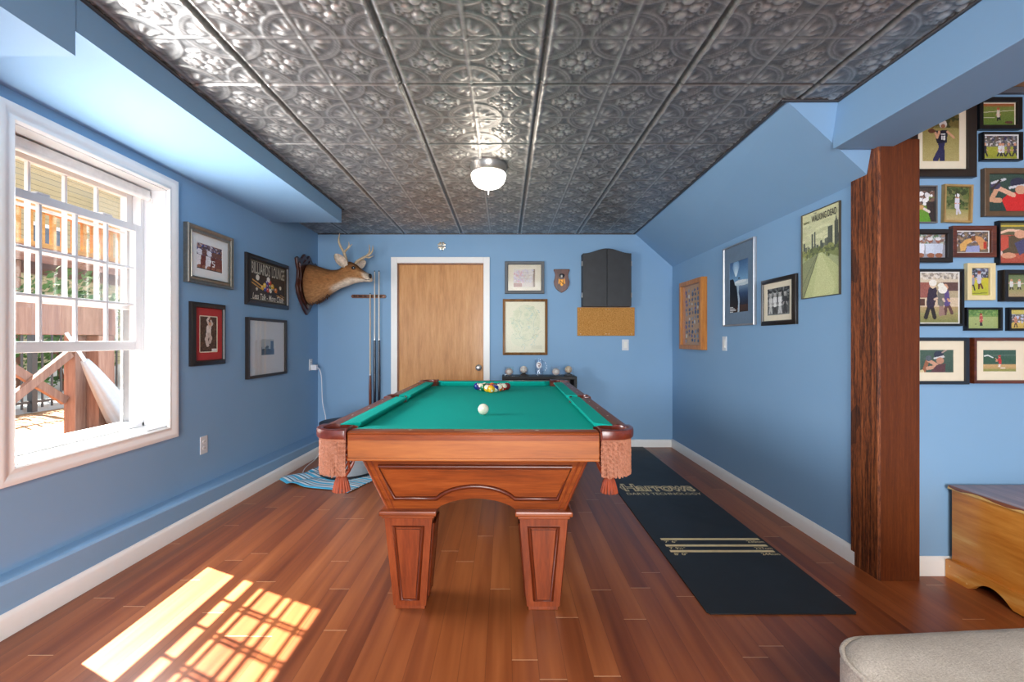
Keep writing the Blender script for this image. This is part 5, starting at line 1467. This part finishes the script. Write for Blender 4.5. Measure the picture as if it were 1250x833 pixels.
# ------------------------------------------------------------------ floor things: towel, tub, dart mat, chest, ottoman
def towel():
    org = Vector((-1.165, 3.375)); u = Vector((-.94, .34)); v = Vector((.34, .94))
    W_, H_ = .66, .86; nx, ny = 72, 84
    r = np.random.RandomState(4)
    gx, gy = np.meshgrid(np.linspace(0, W_, nx + 1), np.linspace(0, H_, ny + 1))
    amp = np.clip((gx - .34) / .3, 0, 1)
    z = .006 + .028 * amp * np.abs(np.sin(gx * 16 + gy * 9)) * np.clip(1.3 - gy * 1.6, 0.1, 1) + .004 * np.abs(np.sin(gy * 24 + gx * 5))
    wob = .02 * np.sin(gy * 14) * amp
    X = org.x + gx * u.x + gy * v.x + wob * u.x; Y = org.y + gx * u.y + gy * v.y + wob * u.y + .012 * np.sin(gx * 13)
    P = np.stack([X - org.x, Y - org.y, z], -1).reshape(-1, 3)
    i = np.arange(ny)[:, None] * (nx + 1) + np.arange(nx)[None, :]
    F = np.stack([i, i + 1, i + nx + 2, i + nx + 1], -1).reshape(-1, 4)
    me = bpy.data.meshes.new('beach_towel'); me.from_pydata(P.tolist(), [], F.tolist())
    t = NT('striped_towel_terry'); b = t.bsdf(.95, 0, 0, .1)
    a = t.n('ShaderNodeAttribute'); a.attribute_name = 'across'
    w1 = t.math('MULTIPLY', a.outputs['Fac'], 9.); fr = t.math('FRACT', w1)
    c = t.ramp(fr, [(0., rgb(84, 172, 208)), (.3, rgb(84, 172, 208)), (.33, rgb(222, 224, 226)), (.5, rgb(222, 224, 226)), (.53, rgb(52, 106, 132)), (.62, rgb(52, 106, 132)), (.65, rgb(206, 214, 222)), (.8, rgb(126, 190, 216)), (.9, rgb(128, 104, 112)), (.97, rgb(226, 226, 226))])
    t.l(c, b.inputs['Base Color']); t.bump(t.noise(300, 2), .5, .002)
    me.materials.append(t.m)
    at = me.attributes.new('across', 'FLOAT', 'POINT'); at.data.foreach_set('value', (gy / H_).astype(np.float32).ravel())
    me.shade_smooth()
    o = bpy.data.objects.new('beach_towel', me); COL.objects.link(o); o.location = (org.x, org.y, 0)
    sm = o.modifiers.new('thickness', 'SOLIDIFY'); sm.thickness = .005; sm.offset = 0
    tag(o, 'crumpled blue and white striped towel on the floor under the pool table', 'towel')
towel()
def tub():
    root = thing('storage_tub', 'round grey tub with a black rim standing on the striped towel', 'tub', (-1.335, 3.885, .015))
    G = mk('grey_moulded_plastic', rgb(146, 150, 154), .45, var=.06); K = mk('black_rubber_rim', rgb(20, 22, 28), .5)
    m = MB(); m.lathe([(0, .0), (.212, .0), (.222, .02), (.226, .2), (.226, .415), (.216, .415), (.21, .03), (0, .028)], 48); m.build('body', G, root, smooth=35)
    m = MB(); m.lathe([(.224, .408), (.232, .408), (.232, .43), (.2, .436), (0, .438), (0, .416), (.2, .416)], 48); m.build('lid', K, root, smooth=35)
    m = MB(); m.lathe([(.2, -.003), (.226, -.003), (.229, .012), (.224, .016), (.2, .0)], 48); m.build('base_rim', K, root, smooth=35)
tub()
def dart_mat():
    x0, x1, y0, y1 = .842, 1.466, 1.885, 4.822
    root = thing('dart_mat', 'long black rubber dart mat with gold lettering beside the right wall', 'dart mat', ((x0 + x1) / 2, (y0 + y1) / 2, 0))
    t = NT('black_scuffed_rubber'); b = t.bsdf(.55, 0, 0, .4)
    n = t.noise(2.2, 6, .62); f = t.noise(14, 6, .75, (1, .3, 1))
    k = t.math('MULTIPLY', t.math('GREATER_THAN', f, .69), t.math('MULTIPLY', n, .35))
    t.l(t.mix(k, rgb(33, 33, 33), rgb(120, 118, 114)), b.inputs['Base Color'])
    t.l(t.math('ADD', t.math('MULTIPLY', n, .2), .42), b.inputs['Roughness']); t.bump(t.noise(500, 2), .15, .0005)
    w, d = (x1 - x0) / 2, (y1 - y0) / 2
    m = MB(); rr_ = .012
    m.prism([(-w + rr_, -d), (w - rr_, -d), (w, -d + rr_), (w, d), (-w, d), (-w, -d + rr_)], .0005, .006, 'xy', bev=.001); m.build('sheet', t.m, root)
    G = mk('old_gold_print', rgb(228, 206, 156), .6, var=.1); K = mk('black_print', rgb(24, 25, 28), .6)
    cx, cy = (x0 + x1) / 2, (y0 + y1) / 2
    def flat(m, body, xa, xb, ya, yb, z, off=0., shear=0.):
        V, F = letters(body, xb - xa, yb - ya, off, shear)
        m.pts([(v[0] + xa - cx, v[2] + ya - cy, z) for v in V], F)
    def flat_off(m, body, xa, xb, ya, yb, z, off):
        flat(m, body, xa, xb, ya, yb, z, off)
    m = MB(); flat(m, 'Harrows', .905, 1.440, 3.40, 3.58, .0063, .055); lg = m
    lg.prism([(.882 - cx, 3.49 - cy), (.90 - cx, 3.55 - cy), (.905 - cx, 3.58 - cy), (.895 - cx, 3.49 - cy), (.905 - cx, 3.41 - cy), (.90 - cx, 3.43 - cy)], .0062, .0064)
    lo = lg.build('lettering', G, root)
    m = MB(); flat(m, 'Harrows', .92, 1.425, 3.42, 3.56, .0067, -.016); m.build('inner_lettering', K, lo)
    m = MB(); flat(m, 'DARTS TECHNOLOGY', .90, 1.448, 3.325, 3.372, .0063, .012); m.build('lettering', G, root)
    for ya, left, right in ((2.575, '7\' 6"', '230cm'), (2.495, '7\' 9¼"', '237cm'), (2.428, '8\' 0"', '244cm')):
        m = MB(); m.box(.887 - cx, 1.445 - cx, ya - cy, ya + .024 - cy, .0061, .0064)
        flat(m, left, .897, .897 + .0145 * len(left), ya - .034, ya - .008, .0063, .012); flat(m, right, 1.36, 1.452, ya - .034, ya - .008, .0063, .012)
        m.build('distance_line', G, root)
dart_mat()

def chest():
    X0, X1, Y0, Y1, H = 2.137, 2.62, 1.02, 2.188, .443
    root = thing('cedar_chest', 'red cedar blanket chest with a scalloped plinth beside the post', 'chest', ((X0 + X1) / 2, (Y0 + Y1) / 2, 0))
    w, d = (X1 - X0) / 2, (Y1 - Y0) / 2
    def cedar(name, k):
        t = NT(name); b = t.bsdf(.3, 0, .4, .5)
        g = t.noise(2.4, 6, .6, (8, 1.0, 8)); h = t.noise(.9, 3, .5, (9, .7, 9)); kn = t.noise(3.2, 2, .4, (1.5, .8, 2.2))
        tc = t.n('ShaderNodeTexCoord'); sp = t.n('ShaderNodeSeparateXYZ'); t.l(tc.outputs['Object'], sp.inputs[0])
        q = t.math('ADD', t.math('MULTIPLY', g, .6), t.math('MULTIPLY', h, .4))
        c = t.ramp(q, k)
        c = t.mix(t.math('MULTIPLY', t.math('GREATER_THAN', kn, .7), .7), c, rgb(116, 56, 26))
        t.l(c, b.inputs['Base Color']); return t.m
    SIDE = cedar('honey_cedar', [(.34, rgb(168, 92, 24)), (.45, rgb(204, 124, 42)), (.55, rgb(222, 148, 62)), (.66, rgb(240, 192, 116))])
    TOP = cedar('rose_cedar', [(.3, rgb(96, 52, 38)), (.48, rgb(134, 80, 58)), (.58, rgb(160, 104, 78)), (.66, rgb(204, 160, 116))])
    MB().box(-w + .008, w - .008, -d + .008, d - .004, .05, H - .022, bev=.003).build('body', SIDE, root)
    # lid, with the bark edge left wavy along its rim
    m = MB(); m.box(-w - .006, w + .006, -d - .006, d, H - .018, H, bev=.004); lid = m.build('lid', TOP, root)
    m = MB(); r = random.Random(2); P = []
    n = 60
    lo, hi = [], []
    for i in range(n + 1):
        y = -d + 2 * d * i / n; lo.append((y, H - .0175)); hi.append((y, H - .0165 + .011 * (.5 + .5 * math.sin(i * .75 + .8 * math.sin(i * .31)))))
    m.prism(lo + hi[::-1], -w - .0075, -w - .0055, 'yz'); m.build('pale_edge', mk('cedar_sapwood', rgb(222, 180, 108), .35, var=.1), lid)
    # plinth boards with an ogee scallop
    def board(L, M, nm):
        h = .088
        def bot(t):   # t: distance from the end
            if t < .115: return 0.
            u = (t - .115) / .17
            if u < 1: return .052 * math.sin(PI * min(1, u * 1.0)) ** .8 + .008 * u
            return .008
        n = 90; P = []
        for i in range(n + 1):
            x = -L / 2 + L * i / n; P.append((x, bot(min(x + L / 2, L / 2 - x))))
        m = MB(); m.prism(P + [(L / 2, h - .006), (L / 2 - .004, h), (-L / 2 + .004, h), (-L / 2, h - .006)], -.022, 0, 'xz', M=M); m.build('plinth', SIDE, root)
    board(2 * d + .03, Matrix.Translation((-w - .015 + .022 - .0, -.0, 0)) @ Matrix.Rotation(-PI / 2, 4, 'Z') if False else T(-w + .006, -.0135, 0, 0, 0, -PI / 2), 'plinth')
    board(2 * d + .03, T(w - .006, -.0135, 0, 0, 0, PI / 2), 'plinth')
    board(2 * w + .02, T(0, -d + .006, 0), 'plinth')
    for z in (.016, .05): pass
    m = MB()
    for y, z in ((d - .02, .06), (d - .06, .03), (d - .1, .02), (d - .34, .03)):
        m.ball((-w - .0165, y, z), (.002, .004, .004), 8, 6)
    m.build('screw', mk('brass_screw', rgb(226, 180, 110), .3, .5), root)
chest()

def ottoman():
    root = thing('ottoman', 'grey beige plush ottoman with rounded corners at the front right', 'ottoman', (1.22, .80, 0), math.radians(4))
    t = NT('plush_grey_beige'); b = t.bsdf(.95, 0, 0, .1)
    n = t.noise(230, 4, .75); l = t.noise(7, 3, .5)
    k = t.math('ADD', t.math('MULTIPLY', n, .75), t.math('MULTIPLY', l, .3))
    t.l(t.ramp(k, [(.3, rgb(140, 126, 112)), (.5, rgb(188, 174, 158)), (.7, rgb(222, 210, 196))]), b.inputs['Base Color']); t.bump(n, .9, .006)
    b.inputs['Sheen Weight'].default_value = .3
    w, d, zt = .42, .36, .425
    def ring(x, y, r, z):
        P = []
        for cx, cy, a0 in ((x - r, y - r, 0), (-x + r, y - r, 90), (-x + r, -y + r, 180), (x - r, -y + r, 270)):
            P += [(px_, py_, z) for px_, py_ in arc(cx, cy, r, a0, a0 + 90, 10)]
        return P
    m = MB()
    R = []
    for ins, z in ((.03, .27), (.008, .278), (.0, .30), (.0, .37), (.006, .395), (.022, .414), (.05, .424), (.12, .430), (.25, .434)):
        R.append(ring(w - ins, d - ins, max(.02, .11 - ins * .4), z))
    m.rings(R); c = m.build('cushion', t.m, root, smooth=True)
    m = MB(); m.tube([Vector(p) for p in ring(w - .004, d - .004, .108, .395)], .006, 8, closed=True); m.build('piping', t.m, c, smooth=True)
    m = MB(); m.rings([ring(w + .0, d + .0, .1, z) for z in (.06, .272)]); m.build('base', t.m, root, smooth=40)
    for sx_ in (-1, 1):
        for sy_ in (-1, 1):
            m = MB(); m.lathe([(.018, 0), (.026, .06)], 16, T(sx_ * (w - .08), sy_ * (d - .08), 0)); m.build('foot', M_DARKFRAME, root)
ottoman()

# ------------------------------------------------------------------ ceiling lamp
def lamp():
    c = (-.104, 2.945)
    root = thing('ceiling_lamp', 'small flush ceiling lamp with a ribbed glass bowl above the table', 'lamp', (c[0], c[1], CEIL))
    m = MB(); m.lathe([(.0, .004), (.118, .004), (.118, -.018), (.112, -.03), (.114, -.052), (.108, -.058), (0, -.058)], 48); m.build('canopy', mk('brushed_nickel', rgb(196, 190, 182), .3, .9), root, smooth=35)
    gl = NT('lit_ribbed_glass'); e = gl.n('ShaderNodeEmission'); e.inputs[0].default_value = (1, .93, .82, 1); e.inputs[1].default_value = 3.
    tr = gl.n('ShaderNodeBsdfGlossy'); tr.inputs[1].default_value = .1
    ms = gl.n('ShaderNodeMixShader'); ms.inputs[0].default_value = .25; gl.l(e.outputs[0], ms.inputs[1]); gl.l(tr.outputs[0], ms.inputs[2]); gl.l(ms.outputs[0], gl.out.inputs[0])
    m = MB(); n = 72; R = []
    for r, z in ((.106, -.056), (.112, -.066), (.110, -.085), (.098, -.115), (.075, -.138), (.045, -.150), (.012, -.153)):
        R.append([(r * (1 + .018 * (j % 2)) * math.cos(2 * PI * j / n), r * (1 + .018 * (j % 2)) * math.sin(2 * PI * j / n), z) for j in range(n)])
    m.rings(R, True, False, True); m.build('glass_bowl', gl.m, root, smooth=50)
    m = MB(); m.lathe([(.012, -.15), (.014, -.156), (.006, -.162), (.008, -.172), (.005, -.186), (.0, -.196)], 20); m.build('finial', M_CHROME, root, smooth=35)
    li = bpy.data.lights.new('ceiling_bulb', 'POINT'); li.energy = LAMP_W; li.color = (1, .9, .76); li.shadow_soft_size = .1
    lo = bpy.data.objects.new('ceiling_bulb', li); COL.objects.link(lo); lo.location = (c[0], c[1], CEIL - .24)
# ------------------------------------------------------------------ outside the window
def outside():
    M_EARTH = mk('dry_mulch', rgb(124, 88, 56), .95, var=.4, vscale=16, bump=.6, bscale=40, bdist=.03)
    gx, gy = np.meshgrid(np.linspace(-30, LEFT - .32, 90), np.linspace(-6, 34, 120))
    r = np.random.RandomState(2)
    near = np.clip((gx + 5.6) / 1.2, 0, 1)
    z = .27 + .10 * near * (np.sin(gx * 5 + gy * 3) * .25 + r.rand(*gx.shape) * .4) - .12 * np.clip((gx + 3) / .6, 0, 1)
    P = np.stack([gx, gy, z], -1).reshape(-1, 3); nx = 90
    i = np.arange(119)[:, None] * nx + np.arange(89)[None, :]
    F = np.stack([i, i + 1, i + nx + 1, i + nx], -1).reshape(-1, 4)
    me = bpy.data.meshes.new('ground'); me.from_pydata(P.tolist(), [], F.tolist()); me.materials.append(M_EARTH); me.shade_smooth()
    struct(bpy.data.objects.new('ground', me)); COL.objects.link(bpy.data.objects['ground'])
    struct(MB().box(-14, -5.6, 0, 30, .27, .345, bev=.01).build('patio_path', mk('pale_concrete', rgb(160, 158, 154), .9)))
    PINE = wood('pinkish_cedar_post', rgb(96, 60, 44), rgb(122, 80, 60), rgb(140, 98, 76), 'z', 4, .8, 0)
    YEL = wood('yellow_pine_boards', rgb(150, 100, 44), rgb(176, 124, 58), rgb(196, 146, 78), 'y', 4, .8, 0)
    def post(x, y, w, label, h=.93):
        o = MB().box(-w / 2, w / 2, -w / 2, w / 2, 0, h, bev=.006).build('deck_post', PINE, loc=(x, y, .25)); tag(o, label, 'post', 'posts of the raised deck outside')
    post(-3.87, 4.10, .105, 'square brown deck post outside, at the end of the cross brace')
    post(-3.79, 4.24, .17, 'thick brown deck post outside, behind the white parasol')
    post(-3.87, 3.38, .105, 'brown deck post outside at the far side of the cross brace')
    o = MB().box(-.09, .09, -.62, .48, 0, .30, bev=.006).build('deck_beam', PINE, loc=(-3.80, 3.87, 1.182)); tag(o, 'wide brown beam outside lying on top of the deck posts', 'beam')
    # cross brace between the posts
    for a, b, lab in (((3.45, .60), (4.03, 1.02), 'brown diagonal brace outside rising towards the thick post'), ((3.45, 1.02), (4.03, .60), 'brown diagonal brace outside falling towards the thick post')):
        m = MB(); d = Vector((0, b[0] - a[0], b[1] - a[1])); L = d.length; ang = math.atan2(d.z, d.y)
        m.box(-.02, .02, 0, L, -.035, .035, bev=.004, M=T(0, 0, 0, ang)); o = m.build('cross_brace', PINE, loc=(-3.87 + (.021 if b[1] > a[1] else -.021), a[0], a[1])); tag(o, lab, 'brace', 'cross braces of the deck')
    # folded parasol leaning by the post
    root = thing('folded_parasol', 'folded white patio parasol leaning outside by the deck posts', 'parasol', (-3.57, 4.28, .34))
    A_ = Vector((-3.58, 3.88, .965)) - Vector((-3.57, 4.28, .34)); B_ = Vector((0, 0, .04))
    CL = mk('white_canvas', rgb(150, 140, 134), .8, var=.04)
    m = MB(); rg = []
    up = (A_ - B_).normalized(); u = up.cross(Vector((1, 0, 0))).normalized(); v = up.cross(u)
    for k in range(9):
        t = k / 8; c = A_.lerp(B_, t); rad = .025 + .085 * t ** .8
        rg.append([c + (u * math.cos(2 * PI * j / 24) + v * math.sin(2 * PI * j / 24)) * rad * (1 + .16 * (j % 3 == 0)) - up * (.03 * (j % 3 == 1) if k == 8 else 0) for j in range(24)])
    m.rings(rg); m.build('canopy', CL, root, smooth=True)
    m = MB(); m.tube([A_ + up * .28, B_ - up * .12], .013, 10); m.build('pole', mk('pale_pole', rgb(226, 222, 216), .5), root, smooth=True)
    # black picket fence
    root = thing('picket_fence', 'black metal picket fence outside beyond the deck posts', 'fence', (-5.5, 6.5, .3))
    K = mk('black_iron', rgb(40, 40, 42), .5)
    m = MB(); y = -3.5
    while y < 3.5:
        m.box(-.008, .008, y - .008, y + .008, .04, 1.18); y += .115
    m.build('pickets', K, root)
    for z in (.1, 1.0): MB().box(-.012, .012, -3.5, 3.5, z, z + .03).build('rail', K, root)
    for yy in (-3.2, -1.2, .8, 2.8): MB().box(-.03, .03, yy - .03, yy + .03, 0, 1.3).build('post', K, root)
    # leafy shrubs behind the fence
    def shrub(x, y, rx, ry, h, seed, label):
        r = random.Random(seed); root = thing('shrub', label, 'shrub', (x, y, .3), 0, 'shrubs beyond the fence')
        m = MB()
        for _ in range(1500):
            a = r.uniform(0, 2 * PI); q = r.random() ** .45; ph = math.acos(r.uniform(-1, 1))
            p = Vector((rx * q * math.sin(ph) * math.cos(a), ry * q * math.sin(ph) * math.sin(a), h * .55 + h * .5 * q * math.cos(ph)))
            s = r.uniform(.035, .075); n = Vector((r.uniform(-1, 1), r.uniform(-1, 1), r.uniform(-.2, 1))).normalized(); t1 = n.orthogonal().normalized(); t2 = n.cross(t1)
            m.pts([p + t1 * s, p + t2 * s * .5 + n * s * .1, p - t1 * s, p - t2 * s * .5 + n * s * .1], [(0, 1, 2, 3)])
        m.build('foliage', mk('leaf_green', rgb(70, 98, 42), .7, var=.35, vscale=3), root)
        st = MB()
        for k in range(4): st.tube([(0, 0, 0), (r.uniform(-.15, .15), r.uniform(-.15, .15), h * .4), (r.uniform(-.3, .3), r.uniform(-.3, .3), h * .8)], [.03, .022, .008], 6)
        st.build('stem', PINE, root, smooth=True)
    for k, (x, y, h, lab) in enumerate([(-6.8, 5.4, 1.7, 'leafy shrub beyond the fence, left of the cross brace'), (-6.9, 7.15, 1.9, 'leafy shrub beyond the fence, behind the cross brace'), (-6.7, 8.9, 2.0, 'leafy shrub beyond the fence, behind the deck posts'), (-6.8, 10.65, 2.6, 'tall leafy shrub beyond the fence, at the right edge of the window')]):
        shrub(x, y, .75, .75, h, k + 3, lab)
    # raised wooden deck and stair in the distance
    root = thing('wooden_deck', 'raised yellow wooden deck with a slatted balustrade seen through the upper sash', 'deck', (-7.9, 8.6, .3))
    MB().box(-1.5, 0, -4, 4.2, 2.15, 2.42, bev=.01).build('rim_board', wood('rose_brown_boards', rgb(110, 68, 52), rgb(130, 84, 66), rgb(146, 100, 80), 'y', 4, .8, 0), root)
    for k in range(9):
        z = 2.98 + .0 * k
    for i in range(42):
        y = -3.95 + i * .195
        MB().box(-.07, -.02, y, y + .075, 2.42, 3.02).build('baluster', YEL, root)
    MB().box(-.11, .02, -4, 4.2, 3.02, 3.12, bev=.01).build('handrail', YEL, root)
    MB().box(-.1, -.0, -4, 4.2, 2.42, 2.5).build('bottom_rail', YEL, root)
    for i in range(4): MB().box(-.2, -.06, -3.9 + i * 2.65, -3.76 + i * 2.65, 0, 2.2).build('post', PINE, root)
    for i in range(10): MB().box(-1.35 + .0, -.2, -2.6 + i * .13, -2.47 + i * .13, .1 + i * .2, .16 + i * .2).build('stair_tread', YEL, root)
    # neighbouring house
    root = thing('neighbour_house', 'pale grey green clapboard house behind the deck outside', 'house', (-12.6, 12.5, .3))
    t = NT('grey_clapboard'); b = t.bsdf(.8, 0, 0, .2)
    tc = t.n('ShaderNodeTexCoord'); sp = t.n('ShaderNodeSeparateXYZ'); t.l(tc.outputs['Object'], sp.inputs[0])
    fr = t.math('FRACT', t.math('MULTIPLY', sp.outputs[2], 7.))
    t.l(t.mix(t.math('LESS_THAN', fr, .12), rgb(150, 140, 110), rgb(110, 104, 84)), b.inputs['Base Color'])
    MB().box(-2.5, 0, -7, 7, 0, 6.0).build('wall', t.m, root)
    MB().prism([(-2.9, 5.9), (.4, 5.9), (-1.25, 7.3)], -7.3, 7.3, 'xz', M=None).build('roof', mk('grey_shingle', rgb(120, 112, 108), .9), root)
    for y in (-4, 0, 4):
        f = MB().box(-.02, .05, y - .5, y + .5, 2.6, 4.0, bev=.01).build('window', M_VINYL, root)
        MB().box(.05, .055, y - .42, y + .42, 2.7, 3.9).build('pane', mk('dark_house_glass', rgb(70, 80, 92), .1), f)
outside()

# ------------------------------------------------------------------ light and camera
EXPOSURE, SUN_W, SKY_W, LAMP_W, WIN_W, BACK_FILL_W, REAR_W = 1.2, 33.0, 1.2, 2.5, 34., 125., 72.
lamp()
sun = bpy.data.lights.new('sun', 'SUN'); sun.energy = SUN_W; sun.angle = math.radians(.53); sun.color = (1, .95, .86)
so = bpy.data.objects.new('sun', sun); COL.objects.link(so)
so.rotation_euler = Vector((1, -.485, -1.29)).to_track_quat('-Z', 'Y').to_euler()
def area(name, loc, aim, sx_, sy_, watts, col=(1, 1, 1)):
    li = bpy.data.lights.new(name, 'AREA'); li.shape = 'RECTANGLE'; li.size = sx_; li.size_y = sy_; li.energy = watts; li.color = col
    o = bpy.data.objects.new(name, li); COL.objects.link(o); o.location = loc
    o.rotation_euler = Vector(aim).to_track_quat('-Z', 'Z').to_euler(); return o
# daylight entering by the window; unseen rear and alcove lights added as fill
area('window_daylight', (LEFT - .008, (WY0 + WY1) / 2, (WZ0 + WZ1) / 2), (1, 0, 0), WY1 - WY0 - .03, WZ1 - WZ0 - .03, WIN_W, (.93, .97, 1))
area('rear_opening_fill', (.2, REAR - .16, 1.05), (0, 1, 0), 2.1, 2.05, BACK_FILL_W, (.95, .98, 1))  # added area light, fills the room from behind the camera
area('rear_overhead_fill', (.1, -1.6, CEIL - .05), (0, 0, -1), 1.6, 1.2, REAR_W, (1, .93, .84))  # added overhead fill behind the camera, without any fixture
area('alcove_fill', (3.0, .6, ALC_CEIL - .05), (0, 0, -1), .5, .5, 3.5, (1, .88, .72))  # added fill to brighten the alcove and chest, no fixture there
w = bpy.data.worlds.new('sky'); SC.world = w; w.use_nodes = True
nt = w.node_tree; nt.nodes.clear()
bg = nt.nodes.new('ShaderNodeBackground'); bg.inputs[0].default_value = (.86, .93, 1, 1); bg.inputs[1].default_value = SKY_W
ow = nt.nodes.new('ShaderNodeOutputWorld'); nt.links.new(bg.outputs[0], ow.inputs[0])

cam = bpy.data.cameras.new('camera'); cam.sensor_width = 36; cam.lens = 16.0
cam.shift_x = .0072; cam.shift_y = -.0012; cam.clip_start = .02
co = bpy.data.objects.new('camera', cam); COL.objects.link(co); co.location = (0, 0, EYE); co.rotation_euler = (PI / 2, 0, 0)
SC.camera = co
SC.view_settings.view_transform = 'Standard'; SC.view_settings.look = 'None'; SC.view_settings.gamma = 1; SC.view_settings.use_curve_mapping = False
SC.view_settings.exposure = EXPOSURE
SC.cycles.use_denoising = True
SC.cycles.max_bounces = 10; SC.cycles.diffuse_bounces = 6; SC.cycles.transparent_max_bounces = 24
SC.cycles.sample_clamp_indirect = 6.
SC.cycles.caustics_reflective = False; SC.cycles.caustics_refractive = False
